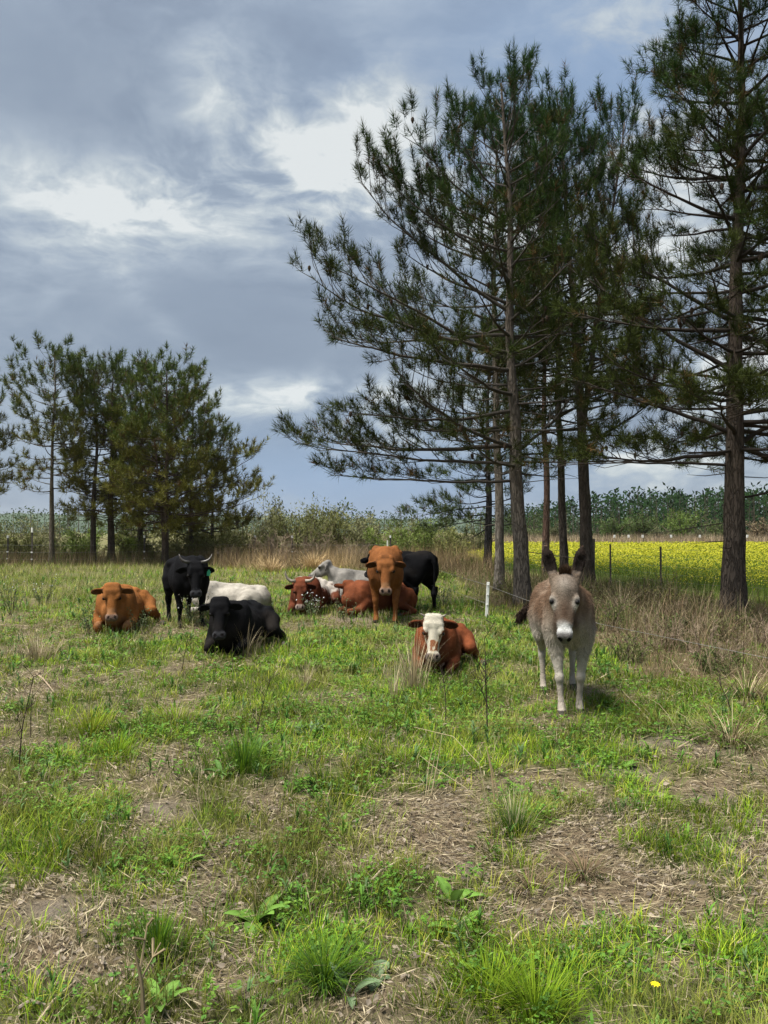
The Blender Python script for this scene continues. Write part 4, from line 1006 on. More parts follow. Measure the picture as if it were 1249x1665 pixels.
# near post, just out of view, that carries the strands
MB().box(loc_of(ef, (2.62, 4.3, 0.38)), (0.03, 0.03, 0.86), DARKP).build('post', M_METAL, ef)
# woven field fence
wf = empty('woven_wire_fence', (6.1, 20.3, 0)); tag(wf, 'woven wire fence on dark steel posts in front of the yellow field', 'fence')
FP = [(4.3, 29, 1.25), (5.3, 25.5, 1.25), (6.1, 22.5, 1.35), (5.97, 20.3, 1.22), (6.29, 17.5, 1.22), (7.2, 15.6, 1.25), (8.6, 14.2, 1.25)]
for i, (x, y, h) in enumerate(FP):
    p = MB()
    if i == 2: p.tube([(x - 6.1, y - 20.3, -0.2), (x - 6.08, y - 20.3, h)], [0.055, 0.05], (0.11, 0.085, 0.065), 10, True, 0.1)
    else:
        p.box((x - 6.1, y - 20.3, h / 2 - 0.1), (0.045, 0.012, h + 0.2), DARKP); p.box((x - 6.1, y - 20.3 + 0.02, h / 2 - 0.1), (0.012, 0.032, h + 0.2), DARKP)
    p.build('post', M_METAL, wf)
for (a, b) in zip(FP[:-1], FP[1:]):
    w = MB(); a0 = np.array([a[0] - 6.1, a[1] - 20.3 - .012, 0]); b0 = np.array([b[0] - 6.1, b[1] - 20.3 - .012, 0]); L = np.linalg.norm(b0 - a0)
    for z in (0.12, 0.28, 0.44, 0.60, 0.78, 0.98, 1.16): wire(w, a0 + [0, 0, z], b0 + [0, 0, z], 0.0018, 0.01, 5, STEEL, 3)
    for t in np.arange(0.15 / L, 1, 0.30 / L): q_ = a0 + (b0 - a0) * t; wire(w, q_ + [0, 0, 0.12], q_ + [0, 0, 1.16], 0.0014, 0, 2, STEEL, 3)
    w.build('wire_mesh', M_WIRE, wf)
# left boundary fence with banded steel posts
lf = empty('wire_fence', (-16.1, 35.2, 0)); tag(lf, 'left boundary fence of thin wire on black posts with white tips', 'fence')
LP = [(-20.5, 36.2), (-17.6, 36.0), (-16.1, 35.2), (-11.4, 36.6), (-6.2, 37.0), (-4.3, 36.0), (0.3, 36.5)]
for i, (x, y) in enumerate(LP):
    p = MB(); c = np.array([x + 16.1, y - 35.2, 0])
    h = 1.66 if i == 2 else 1.35
    p.box(c + [0, 0, h / 2 - .1], (0.07, 0.02, h + .2), DARKP); p.box(c + [0, 0.03, h / 2 - .1], (0.02, 0.05, h + .2), DARKP)
    p.box(c + [0, 0, h - 0.02], (0.075, 0.09, 0.22 if i == 2 else 0.12), WHITE)
    for z in (0.62, 0.30): p.box(c + [0, -0.025, z], (0.078, 0.05, 0.06), WHITE)
    p.build('post', M_METAL, lf)
for z in (0.30, 0.62, 0.95):
    w = MB()
    for (a, b) in zip(LP[:-1], LP[1:]): wire(w, (a[0] + 16.1, a[1] - 35.25, z), (b[0] + 16.1, b[1] - 35.25, z), 0.004, 0.02, 4)
    w.build('wire', M_WIRE, lf)
# far fence with white insulator posts behind the field
xf = empty('far_fence', (bx(1045, 90)[0], 90, 0)); tag(xf, 'far low fence with tiny white topped posts beyond the yellow field', 'fence')
for px in (955, 999, 1022, 1045, 1091, 1138, 1215):
    p = MB(); c = np.array([bx(px, 90)[0] - xf.location.x, 0, 0])
    p.box(c + [0, 0, .45], (0.10, .06, 1.0), (0.30, 0.25, 0.2)); p.box(c + [0, 0, 1.05], (0.2, .14, 0.34), WHITE); p.build('post', M_PLASTIC, xf)
w = MB(); x0 = bx(920, 90)[0] - xf.location.x; x1 = bx(1260, 90)[0] - xf.location.x
for z in (0.5, 0.95): wire(w, (x0, 0.09, z), (x1, 0.09, z), 0.006, 0, 3)
w.build('wire', M_WIRE, xf)
# ------------------------------------------------------------------ bodies as one continuous surface
class Body:
    """tapered capsules and ellipsoids blended smoothly, then meshed in one piece"""
    def __init__(self): self.p = []
    def cap(self, a, b, ra, rb, k=0.06, flat=None):
        self.p.append(('c', np.array(a, float), np.array(b, float), ra, rb, k, None)); return self
    def ell(self, c, r, k=0.08, R=None, cut=False):
        self.p.append(('x' if cut else 'e', np.array(c, float), np.array(r, float), None if R is None else np.array(R, float), 0, k, None)); return self
    def chain(self, pts, rad, k=0.05):
        for i in range(len(pts) - 1): self.cap(pts[i], pts[i + 1], rad[i], rad[i + 1], k if i == 0 else min(k, 0.022))
        return self
    def mesh(self, h):
        los, his = [], []
        for t, a, b, c, d, k, _ in self.p:
            if t == 'c': r = max(c, d); los.append(np.minimum(a, b) - r); his.append(np.maximum(a, b) + r)
            elif t == 'e': r = b.max() if c is not None else b; los.append(a - r); his.append(a + r)
        lo = np.min(los, 0) - 4 * h - 0.03; hi = np.max(his, 0) + 4 * h + 0.03
        n = np.ceil((hi - lo) / h).astype(int) + 1
        D = np.full(n, 9.0, np.float32); ax = [lo[i] + np.arange(n[i]) * h for i in range(3)]
        for t, a, b, c, d, k, _ in self.p:
            if t == 'c': r = max(c, d); l, u = np.minimum(a, b) - r, np.maximum(a, b) + r
            else: r = b.max() if c is not None else b; l, u = a - r, a + r
            pad = k + 3 * h
            i0 = np.clip(((l - pad - lo) / h).astype(int), 0, n - 1); i1 = np.clip(((u + pad - lo) / h).astype(int) + 2, 1, n)
            sl = tuple(slice(i0[i], i1[i]) for i in range(3))
            X = [ax[i][sl[i]] for i in range(3)]
            P = np.stack(np.meshgrid(*X, indexing='ij'), -1).astype(np.float32)
            if t == 'c':
                ab = b - a; q = P - a.astype(np.float32); tt = np.clip((q @ ab.astype(np.float32)) / max(1e-9, ab @ ab), 0, 1)
                dd = np.linalg.norm(q - tt[..., None] * ab.astype(np.float32), axis=-1) - (c + (d - c) * tt)
            else:
                q = P - a.astype(np.float32)
                if c is not None: q = q @ c.astype(np.float32)          # columns of c are the ellipsoid's axes
                k0 = np.linalg.norm(q / b.astype(np.float32), axis=-1); k1 = np.linalg.norm(q / (b.astype(np.float32) ** 2), axis=-1)
                dd = k0 * (k0 - 1) / np.maximum(k1, 1e-6)
            E = D[sl]
            if t == 'x':
                hh = np.clip(0.5 - 0.5 * (E + dd) / k, 0, 1); D[sl] = E * (1 - hh) - dd * hh + k * hh * (1 - hh)
            else:
                hh = np.clip(0.5 + 0.5 * (E - dd) / k, 0, 1); D[sl] = E * (1 - hh) + dd * hh - k * hh * (1 - hh)
        return surface(D, lo, h)

def surface(D, lo, h):
    S = D < 0; m = [s - 1 for s in D.shape]
    off = [(i, j, k) for i in (0, 1) for j in (0, 1) for k in (0, 1)]
    sub = lambda A, o: A[o[0]:o[0] + m[0], o[1]:o[1] + m[1], o[2]:o[2] + m[2]]
    cnt = sum(sub(S, o).astype(np.int8) for o in off)
    act = (cnt > 0) & (cnt < 8); ijk = np.argwhere(act); idx = np.full(m, -1, np.int64); idx[act] = np.arange(len(ijk))
    acc = np.zeros((len(ijk), 3)); num = np.zeros(len(ijk))
    val = {o: D[ijk[:, 0] + o[0], ijk[:, 1] + o[1], ijk[:, 2] + o[2]] for o in off}
    for o in off:
        for axx in range(3):
            if o[axx]: continue
            o2 = list(o); o2[axx] = 1; o2 = tuple(o2)
            a, b = val[o], val[o2]; cr = (a < 0) != (b < 0); t = np.where(cr, a / np.where(cr, a - b, 1), 0)
            p = np.tile(np.array(o, float), (len(ijk), 1)); p[:, axx] = t
            acc += p * cr[:, None]; num += cr
    V = (ijk + acc / num[:, None]) * h + lo
    F = []
    for axx in range(3):
        u, w = (axx + 1) % 3, (axx + 2) % 3
        s0 = [slice(None)] * 3; s1 = [slice(None)] * 3; s0[axx] = slice(0, -1); s1[axx] = slice(1, None)
        a, b = S[tuple(s0)], S[tuple(s1)]; e = np.argwhere(a != b)
        e = e[(e[:, u] > 0) & (e[:, w] > 0) & (e[:, u] < m[u]) & (e[:, w] < m[w])]
        ins = S[e[:, 0], e[:, 1], e[:, 2]]
        def cell(du, dw):
            c = e.copy(); c[:, u] -= du; c[:, w] -= dw; return idx[c[:, 0], c[:, 1], c[:, 2]]
        q = np.stack([cell(1, 1), cell(0, 1), cell(0, 0), cell(1, 0)], -1)
        q[~ins] = q[~ins][:, ::-1]; F.append(q)
    F = np.concatenate(F); F = F[(F >= 0).all(1)]
    return V, F
def vnormals(V, F):
    fn = np.cross(V[F[:, 2]] - V[F[:, 0]], V[F[:, 3]] - V[F[:, 1]])
    N = np.zeros_like(V)
    for k in range(4):
        for a in range(3): N[:, a] += np.bincount(F[:, k], fn[:, a], len(V))
    return unit(N)

def frame(yaw, pitch, roll=0.0):
    """head frame: columns forward (towards the muzzle), side (its left), up (out of the forehead)"""
    f = np.array([math.cos(yaw) * math.cos(pitch), math.sin(yaw) * math.cos(pitch), math.sin(pitch)])
    s = np.array([-math.sin(yaw), math.cos(yaw), 0.0]); u = np.cross(f, s)
    c, q = math.cos(roll), math.sin(roll)
    return np.column_stack([f, s * c + u * q, -s * q + u * c])
def axes3(long_, thin):
    a = np.array(long_, float); a /= np.linalg.norm(a); t = np.array(thin, float); t -= a * (t @ a); t /= np.linalg.norm(t)
    return np.column_stack([a, np.cross(t, a), t])

def add_fur(V, F, N, col, n, L, wd, parent, lenmask=None, flow=(-0.55, 0, -0.8), lift=0.35, seed=0):
    R = np.random.default_rng(seed)
    A = np.linalg.norm(np.cross(V[F[:, 2]] - V[F[:, 0]], V[F[:, 3]] - V[F[:, 1]]), axis=1); A = np.cumsum(A); fi = np.searchsorted(A, R.random(n) * A[-1])
    u, w = R.random((n, 1)), R.random((n, 1)); q = F[fi]
    bil = lambda X: (X[q[:, 0]] * (1 - u) + X[q[:, 1]] * u) * (1 - w) + (X[q[:, 3]] * (1 - u) + X[q[:, 2]] * u) * w
    p, nn, c = bil(V), unit(bil(N)), bil(col)
    ls = np.ones(n) if lenmask is None else bil(lenmask[:, None])[:, 0]
    f = np.array(flow) + R.normal(0, 0.35, (n, 3)); tg = unit(f - nn * (f * nn).sum(1, keepdims=True)); d = unit(tg + nn * (lift + R.normal(0, 0.12, (n, 1))))
    sd = unit(np.cross(d, nn)) * wd * 0.5; ln = (L * R.uniform(0.6, 1.3, n) * ls)[:, None]
    keep = ls > 0.05
    T = np.stack([p - sd - nn * 0.003, p + sd - nn * 0.003, p + d * ln], 1)[keep]
    cc = (c * R.uniform(0.55, 1.5, (n, 1)))[keep]
    return MB().add(T.reshape(-1, 3), np.arange(len(T) * 3).reshape(-1, 3), np.repeat(cc, 3, 0)).build('fur', M_FUR, parent)

_eye = None
def eye_ball(parent, p, r, out):
    mb = MB()
    th = np.linspace(0, PI, 9); ph = np.arange(12) * 2 * PI / 12
    T, Pp = np.meshgrid(th, ph, indexing='ij'); v = np.stack([np.sin(T) * np.cos(Pp), np.sin(T) * np.sin(Pp), np.cos(T)], -1).reshape(-1, 3) * r
    i = np.arange(8)[:, None] * 12; j = np.arange(12)[None]; j2 = (j + 1) % 12
    f = np.stack([i + j, i + 12 + j, i + 12 + j2, i + j2], -1).reshape(-1, 4)
    mb.add(v, f, (0.006, 0.005, 0.005)); o = mb.build('eye', M_EYE, parent, smooth=True); o.location = Vector(p); return o

# ------------------------------------------------------------------ cattle
def cattle(label, px, d, yaw_deg, scale, pose, head, coat, fn_col=None, horns=None, tagged=None, hind=-1, ear_drop=0.1, fur=9000, seed=1, vox=0.0205, poll=None, shade=(0.6, 0.6, 0.6), white_poll=False, width=1.0, tail=True, name='cow', zoff=0.0, calf=False, legs=None, bony=False, horn_col=None):
    """local frame: x towards the head end, y its left, z up; head = (yaw, pitch, roll) degrees relative to the body, poll = point between the ears"""
    R = np.random.default_rng(seed)
    x0, y0 = bx(px, d)
    root = empty(name, (x0, y0, H1(x0, y0) + zoff), math.radians(yaw_deg)); root.scale = (scale,) * 3
    tag(root, label, 'cow', 'cattle resting at the pasture edge')
    B = Body(); W = width
    if pose == 'stand':
        B.ell((0.0, 0, 0.85), (0.78, 0.285 * W, 0.325), 0.08).ell((0.02, 0, 0.74), (0.52, 0.25 * W, 0.24), 0.08)
        B.ell((0.45, 0, 0.87), (0.34, 0.235 * W, 0.34), 0.09).ell((-0.62, 0, 0.95), (0.30, 0.24 * W, 0.265), 0.09)
        B.cap((0.55, 0, 1.15), (-0.2, 0, 1.10), 0.085, 0.075, 0.09).cap((-0.2, 0, 1.10), (-0.80, 0, 1.13), 0.075, 0.07, 0.09)
        for s in (-1, 1):
            B.ell((-0.42, s * 0.20 * W, 1.10), (0.11, 0.07, 0.06), 0.1).ell((-0.86, s * 0.10, 1.06), (0.06, 0.05, 0.06), 0.08)
            B.ell((0.50, s * 0.20 * W, 0.90), (0.19, 0.10, 0.31), 0.1, axes3((0.25, 0, 1), (0, 1, 0))[:, [1, 2, 0]] if False else None)
            B.ell((0.42, s * 0.17 * W, 1.13), (0.10, 0.06, 0.12), 0.1)
            fx = (legs or {}).get(('f', s), 0.0); hx = (legs or {}).get(('h', s), 0.0)
            B.chain([(0.47, s * 0.20 * W, 0.80), (0.44, s * 0.205 * W, 0.62), (0.47 + fx * .5, s * 0.185 * W, 0.37), (0.46 + fx, s * 0.18 * W, 0.14), (0.48 + fx, s * 0.18 * W, 0.075)], [0.115, 0.080, 0.048, 0.034, 0.042], 0.06)
            B.ell((0.47 + fx * .5, s * 0.185 * W, 0.37), (0.055, 0.050, 0.065), 0.025)
            B.cap((0.48 + fx, s * 0.18 * W, 0.075), (0.53 + fx, s * 0.18 * W, 0.03), 0.044, 0.052, 0.02)
            B.ell((-0.60, s * 0.19 * W, 0.83), (0.24, 0.11, 0.30), 0.1)
            B.chain([(-0.50, s * 0.20 * W, 0.78), (-0.46 + hx * .3, s * 0.21 * W, 0.64), (-0.70 + hx * .7, s * 0.19 * W, 0.44), (-0.68 + hx, s * 0.185 * W, 0.15), (-0.66 + hx, s * 0.185 * W, 0.075)], [0.14, 0.105, 0.052, 0.036, 0.042], 0.06)
            B.cap((-0.76 + hx * .7, s * 0.19 * W, 0.50), (-0.68 + hx * .7, s * 0.19 * W, 0.40), 0.035, 0.055, 0.04)
            B.cap((-0.66 + hx, s * 0.185 * W, 0.075), (-0.61 + hx, s * 0.185 * W, 0.03), 0.044, 0.05, 0.02)
        B.cap((0.70, 0, 0.74), (0.50, 0, 0.62), 0.115, 0.11, 0.08)
        if bony:
            for s in (-1, 1): B.ell((0.42, s * 0.17, 1.16), (0.13, 0.045, 0.10), 0.03).ell((-0.42, s * 0.24, 1.12), (0.08, 0.06, 0.05), 0.04).cap((0.60, s * 0.20, 0.74), (0.50, s * 0.21, 1.05), 0.05, 0.05, 0.05)
        if tail: B.chain([(-0.90, 0, 1.12), (-0.97, 0.01, 1.0), (-0.98, 0.02, 0.75), (-0.97, 0.02, 0.50)], [0.045, 0.032, 0.022, 0.022], 0.04); B.chain([(-0.97, 0.02, 0.50), (-0.97, 0.03, 0.40), (-0.96, 0.03, 0.26)], [0.03, 0.055, 0.02], 0.04)
        nb, nr, brk = (0.60, 0, 1.02), 0.235, (0.78, 0, 0.80); pl = poll or (1.10, 0.0, 1.12)
        hipz = 1.0
    else:
        B.ell((0.0, 0, 0.36), (0.80, 0.35 * W, 0.315), 0.08).ell((0.45, 0, 0.41), (0.37, 0.25 * W, 0.34), 0.09).ell((-0.60, hind * -0.03, 0.38), (0.31, 0.28 * W, 0.30), 0.09)
        B.cap((0.55, 0, 0.70), (-0.2, 0, 0.66), 0.075, 0.06, 0.10).cap((-0.2, 0, 0.65), (-0.74, 0, 0.61), 0.06, 0.06, 0.09)
        B.ell((-0.42, 0.17 * W, 0.62), (0.11, 0.07, 0.05), 0.1).ell((-0.42, -0.17 * W, 0.62), (0.11, 0.07, 0.05), 0.1)
        B.cap((0.78, 0, 0.36), (0.55, 0, 0.16), 0.17, 0.15, 0.1)
        for s in (-1, 1):
            B.ell((0.50, s * 0.21 * W, 0.46), (0.18, 0.11, 0.28), 0.1).ell((0.44, s * 0.15 * W, 0.68), (0.11, 0.06, 0.09), 0.1)
            B.chain([(0.46, s * 0.26 * W, 0.30), (0.60, s * 0.27 * W, 0.17), (0.86, s * 0.23 * W, 0.13)], [0.11, 0.085, 0.062], 0.05)
            B.ell((0.88, s * 0.23 * W, 0.125), (0.06, 0.056, 0.07), 0.025)
            B.chain([(0.87, s * 0.22 * W, 0.08), (0.66, s * 0.17 * W, 0.055), (0.56, s * 0.15 * W, 0.05)], [0.05, 0.038, 0.042], 0.03)
        s = hind
        B.ell((-0.50, s * 0.31 * W, 0.36), (0.28, 0.125, 0.26), 0.08)
        B.chain([(-0.42, s * 0.40 * W, 0.40), (-0.20, s * 0.47 * W, 0.27), (-0.48, s * 0.53 * W, 0.15), (-0.58, s * 0.54 * W, 0.10)], [0.125, 0.10, 0.068, 0.052], 0.06)
        B.chain([(-0.58, s * 0.54 * W, 0.09), (-0.30, s * 0.62 * W, 0.055), (-0.18, s * 0.66 * W, 0.05)], [0.05, 0.035, 0.042], 0.03)
        B.cap((-0.18, s * 0.66 * W, 0.05), (-0.10, s * 0.69 * W, 0.04), 0.05, 0.055, 0.03)
        B.ell((-0.50, -s * 0.24 * W, 0.30), (0.30, 0.13, 0.26), 0.1)
        if tail: B.chain([(-0.86, 0, 0.52), (-0.95, 0.03, 0.36), (-0.96, 0.08, 0.12), (-0.88, 0.16, 0.05)], [0.05, 0.032, 0.024, 0.03], 0.04)
        nb, nr, brk = (0.58, 0, 0.56), 0.225, (0.80, 0, 0.42); pl = poll or (0.98, 0.0, 0.86)
        hipz = 0.5
    hy, hp, hr = (math.radians(a) for a in head)
    Hm = frame(hy, hp, hr); Pl = np.array(pl, float); hs = 1.30 if calf else 1.20
    g = lambda f, s, u: Pl + Hm @ (np.array([f, s, u]) * hs)
    # neck and dewlap
    nk = g(0.06, 0, -0.13); mid = (np.array(nb) * 0.5 + nk * 0.5) + np.array([0, 0, -0.02])
    B.cap(nb, mid, nr * 0.92, nr * 0.72, 0.08).cap(mid, nk, nr * 0.72, 0.115, 0.05)
    B.cap(brk, g(0.10, 0, -0.20), 0.085, 0.04, 0.07)
    # head
    B.ell(g(0.07, 0, -0.050), np.array((0.115, 0.100, 0.095)) * hs, 0.03, Hm)
    B.cap(g(0.10, 0, -0.035), g(0.40, 0, -0.03), 0.088 * hs, 0.056 * hs, 0.04).cap(g(0.015, 0.055, -0.005), g(0.015, -0.055, -0.005), 0.058 * hs, 0.058 * hs, 0.03).cap(g(0.09, 0.06, 0.005), g(0.09, -0.06, 0.005), 0.055 * hs, 0.055 * hs, 0.03)
    for s in (-1, 1):
        B.ell(g(0.155, s * 0.084, 0.016), np.array((0.060, 0.034, 0.034)) * hs, 0.02, Hm).ell(g(0.17, s * 0.052, -0.105), np.array((0.10, 0.040, 0.070)) * hs, 0.04, Hm)
        B.ell(g(0.445, s * 0.034, -0.025), np.array((0.056, 0.050, 0.054)) * hs, 0.02, Hm)
    B.cap(g(0.12, 0, -0.12), g(0.41, 0, -0.085), 0.072 * hs, 0.046 * hs, 0.05)
    B.ell(g(0.43, 0, -0.10), np.array((0.05, 0.055, 0.03)) * hs, 0.02, Hm)
    ears = []
    for s in (-1, 1):
        lg = Hm @ np.array([0.10 + 0.25 * ear_drop, s * 1.0, -0.12 - ear_drop]); th = Hm @ np.array([0.75, -s * 0.15, 0.62])
        X = axes3(lg, th); c = g(0.055, s * 0.10, -0.045) + X[:, 0] * 0.088 * hs
        B.cap(g(0.055, s * 0.085, -0.045), c - X[:, 0] * 0.02, 0.032 * hs, 0.028 * hs, 0.025)
        B.ell(c, np.array((0.098, 0.055, 0.020)) * hs, 0.02, X); B.ell(c + X[:, 2] * 0.030 * hs + X[:, 0] * 0.008, np.array((0.072, 0.036, 0.024)) * hs, 0.012, X, cut=True)
        ears.append((c, X))
        B.ell(g(0.462, s * 0.044, 0.022), np.array((0.022, 0.014, 0.018)) * hs, 0.008, Hm, cut=True)
    V, F = B.mesh(vox / max(0.8, scale)); N = vnormals(V, F)
    hd = (V - Pl) @ Hm / hs
    nearhead = (np.linalg.norm(V - g(0.22, 0, -0.05), axis=1) < 0.40 * hs)
    base = np.array(coat, float); n1 = fbm(V * 3.1 + seed, 401 + seed, 3)[:, None]; n2 = fbm(V * 14 + seed, 411, 2)[:, None]
    col = base * (0.55 + 0.9 * n1) * (0.78 + 0.44 * n2)
    earm = np.zeros(len(V))
    for c, X in ears:
        q = (V - c) @ X; earm = np.maximum(earm, ((np.abs(q[:, 0]) < 0.13 * hs) & (np.abs(q[:, 1]) < 0.07 * hs) & (np.abs(q[:, 2]) < 0.03 * hs)).astype(float))
        inner = (np.abs(q[:, 0]) < 0.08 * hs) & (np.abs(q[:, 1]) < 0.042 * hs) & (q[:, 2] > -0.012) & (q[:, 2] < 0.028)
        col[inner & nearhead] = np.minimum(base * 0.30 + 0.004, 0.07)
    hair = fbm(V * np.array([5.0, 9.0, 2.2]) + seed, 441, 4)[:, None]; col = col * (0.70 + 0.6 * hair)
    rib = (0.5 + 0.5 * np.sin((V[:, 0] + 0.12 * V[:, 2]) * 46)) * np.exp(-((V[:, 0] - 0.02) / 0.32) ** 2) * sstep(0.12, 0.22, np.abs(V[:, 1])) * (1 - nearhead); V = V - N * (rib * 0.007)[:, None] + N * ((fbm(V * np.array([9, 14, 14]) + seed, 451, 3) - 0.5) * 0.016 * np.where(nearhead, 0.3, 1.0))[:, None]
    dust = sstep(0.55, 0.8, fbm(V * 2.3 + seed * 3, 431, 3))[:, None] * 0.30; col = col * (1 - dust) + (base * 0.6 + np.array([0.028, 0.021, 0.015])) * dust
    if fn_col: col = fn_col(V, hd, nearhead, earm, col, n1, n2)
    muz = np.array(shade)
    mz = (sstep(0.388, 0.415, hd[:, 0] + 0.25 * np.abs(hd[:, 1]) - 0.02) * nearhead * (np.abs(hd[:, 1]) < 0.12) * (hd[:, 2] > -0.16) * (hd[:, 0] < 0.53))[:, None]; col = col * (1 - mz) + muz * mz * (0.8 + 0.4 * n2)
    for s in (-1, 1):
        ld = np.exp(-((((hd - np.array([0.190, s * 0.098, 0.008])) / np.array([.034, .03, .030])) ** 2).sum(1)) ** 2) * nearhead * (earm < 1); col = col * (1 - 0.88 * ld[:, None]) + np.array([0.010, 0.007, 0.006]) * 0.88 * ld[:, None]
    nost = np.zeros(len(V), bool)
    for s in (-1, 1): nost |= np.linalg.norm((hd - np.array([0.460, s * 0.045, 0.022])) / np.array([.026, .018, .026]), axis=1) < 1
    col[nost & nearhead] = (0.008, 0.006, 0.006)
    lip = nearhead & (hd[:, 0] > 0.42) & (np.abs(hd[:, 2] + 0.078) < 0.009); col[lip] *= 0.25
    if pose == 'stand':
        hoof = V[:, 2] < 0.055; col[hoof] = (0.035, 0.03, 0.026)
    else:
        hoof = (V[:, 0] > -0.16) & (V[:, 0] < 0.02) & (np.abs(V[:, 1]) > 0.6 * W) & (V[:, 2] < 0.12); col[hoof] = (0.05, 0.045, 0.04)
    MB().add(V, F, col).build('body', M_COAT, root, smooth=True)
    lm = np.where(nearhead, 0.45, 1.0) * np.where(earm > 0, 0.7, 1.0) * np.where(hoof, 0.0, 1.0); lm = lm * (1 - 0.97 * mz[:, 0])
    if white_poll: lm = lm + 1.5 * np.exp(-(((hd[:, 0] + 0.0) / 0.13) ** 2 + (hd[:, 1] / 0.13) ** 2)) * nearhead * (hd[:, 2] > -0.06) * (earm < 1)
    lm = lm * (0.35 + 0.65 * sstep(0.2, 0.5, V[:, 2] if pose == 'stand' else V[:, 2] + 0.3))
    add_fur(V, F, N, col, fur, 0.024, 0.0055, root, lm, seed=seed, lift=0.22)
    for s in (-1, 1): eye_ball(root, g(0.190, s * 0.101, 0.012), 0.022 * hs, None)
    if horns:
        for s in (-1, 1):
            h = MB(); pts = np.array([g(*(np.array([f, s * y, u]))) for (f, y, u, _) in horns]); h.tube(pts, [q[3] for q in horns], np.linspace(0, 1, len(horns))[:, None] * (np.array([0.07, 0.06, 0.05]) - np.array(horn_col or HORN_BASE)) + np.array(horn_col or HORN_BASE), 10, True, 0.06, seed)
            h.build('horn', M_HORN, root, smooth=True)
    if tagged:
        s = tagged; c, X = ears[0 if s < 0 else 1]; t = MB()
        n_ = X[:, 2]; e1 = X[:, 0]; e2 = -np.array([0, 0, 1.0]); e2 = e2 - n_ * (e2 @ n_); e2 /= np.linalg.norm(e2); e1 = np.cross(e2, n_)
        t.box(c + n_ * 0.03 + e2 * 0.055, (0.06, 0.085, 0.004), (0.05, 0.52, 0.34), np.column_stack([e1, e2, n_]))
        t.box(c + n_ * 0.025 + e2 * 0.005, (0.03, 0.035, 0.012), (0.05, 0.48, 0.32), np.column_stack([e1, e2, n_]))
        t.build('ear_tag', M_PLASTIC, root)
    return root
HORN_BASE = (0.26, 0.225, 0.175)
GING, RUST, RED, BLK, WHT, GRYW = (0.225, 0.086, 0.024), (0.165, 0.062, 0.020), (0.098, 0.029, 0.014), (0.0042, 0.0042, 0.005), (0.30, 0.275, 0.235), (0.22, 0.205, 0.185)
PINK, DMUZ, BMUZ = (0.36, 0.22, 0.17), (0.055, 0.042, 0.038), (0.028, 0.028, 0.031)

def ginger_face(V, hd, nh, em, col, n1, n2):
    r = (sstep(0.31, 0.36, hd[:, 0]) * nh)[:, None] * 0.5; col = col * (1 - r) + np.array([0.27, 0.155, 0.085]) * r
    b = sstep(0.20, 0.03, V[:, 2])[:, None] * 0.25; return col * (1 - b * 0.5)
def red_white(V, hd, nh, em, col, n1, n2):                       # white splashed along the back and flank
    m = sstep(0.47, 0.66, n1[:, 0] * 0.55 + n2[:, 0] * 0.35 + sstep(0.32, 0.68, V[:, 2]) * 0.22) * (1 - nh) * (V[:, 0] < 0.35)
    m = np.maximum(m, sstep(0.64, 0.70, V[:, 2]) * (1 - nh) * (V[:, 0] < 0.5) * 0.9)
    col = col * (1 - m[:, None]) + np.array([0.36, 0.325, 0.285]) * m[:, None]
    w = (sstep(0.40, 0.43, hd[:, 0]) * nh)[:, None] * 0.6; return col * (1 - w) + np.array([0.45, 0.38, 0.34]) * w
def hereford(V, hd, nh, em, col, n1, n2):
    f, s, u = hd[:, 0] + (n2[:, 0] - 0.5) * 0.05, hd[:, 1] + (n1[:, 0] - 0.5) * 0.05, hd[:, 2]
    w = nh & (em < 1) & (u > -0.115 - 0.08 * np.clip(f / 0.45, 0, 1)) & (np.abs(s) < 0.118) & (f > -0.12) & (f < 0.52) & (u > -0.15)
    for q in (-1, 1): w &= ~(((f - 0.215) / 0.062) ** 2 + ((s - q * 0.108) / 0.048) ** 2 + ((u + 0.005) / 0.075) ** 2 < 1)
    col[w] = np.array([0.42, 0.385, 0.31]) * (0.85 + 0.3 * n2[w])
    nose = nh & (u > -0.04) & (f > 0.275) & (f < 0.40) & (np.abs(s) < 0.046); col[nose] = np.array([0.20, 0.075, 0.035])
    sp = nh & (u > -0.02) & (((f - 0.365) / 0.020) ** 2 + ((s - 0.0) / 0.016) ** 2 < 1); col[sp] = (0.42, 0.38, 0.32)
    ch = nh & (u < -0.085) & (u > -0.16) & (f > 0.34) & (f < 0.52) & (np.abs(s) < 0.08); col[ch] = np.array([0.36, 0.33, 0.28]); return col
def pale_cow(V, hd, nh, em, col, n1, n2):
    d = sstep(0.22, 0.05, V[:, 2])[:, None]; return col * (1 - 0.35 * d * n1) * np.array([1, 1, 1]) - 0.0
def rust_face(V, hd, nh, em, col, n1, n2):
    r = (sstep(0.32, 0.37, hd[:, 0]) * nh)[:, None] * 0.45; col = col * (1 - r) + np.array([0.26, 0.15, 0.08]) * r
    d = nh & (em < 1) & (hd[:, 2] > -0.02) & (np.abs(hd[:, 1]) < 0.05) & (hd[:, 0] < 0.03); col[d] *= 0.6; return col

# horned black cow standing, body running back and a little left
cattle('black horned cow standing with a green tag in one ear', 303, 12.9, -65, 0.93, 'stand', (-8, -63, 0), BLK, horns=[(-0.005, 0.075, 0.03, .028), (-0.015, .145, .04, .026), (-0.04, .19, .055, .019), (-0.08, .215, .07, .011), (-0.115, .225, .08, .004)], tagged=1, horn_col=(0.055, 0.05, 0.045), seed=2, poll=(1.0, -0.03, 1.13), shade=BMUZ, ear_drop=0.15, fur=9000, legs={('f', 1): .04, ('f', -1): -.03})
# ginger cow lying at the left
cattle('ginger brown cow lying down at the left of the herd facing forward', 199, 12.5, -81, 0.93, 'lie', (8, -66, 0), GING, ginger_face, seed=3, hind=1, shade=(0.16, 0.105, 0.08), poll=(0.97, 0.02, 0.80), ear_drop=-0.02, fur=11000)
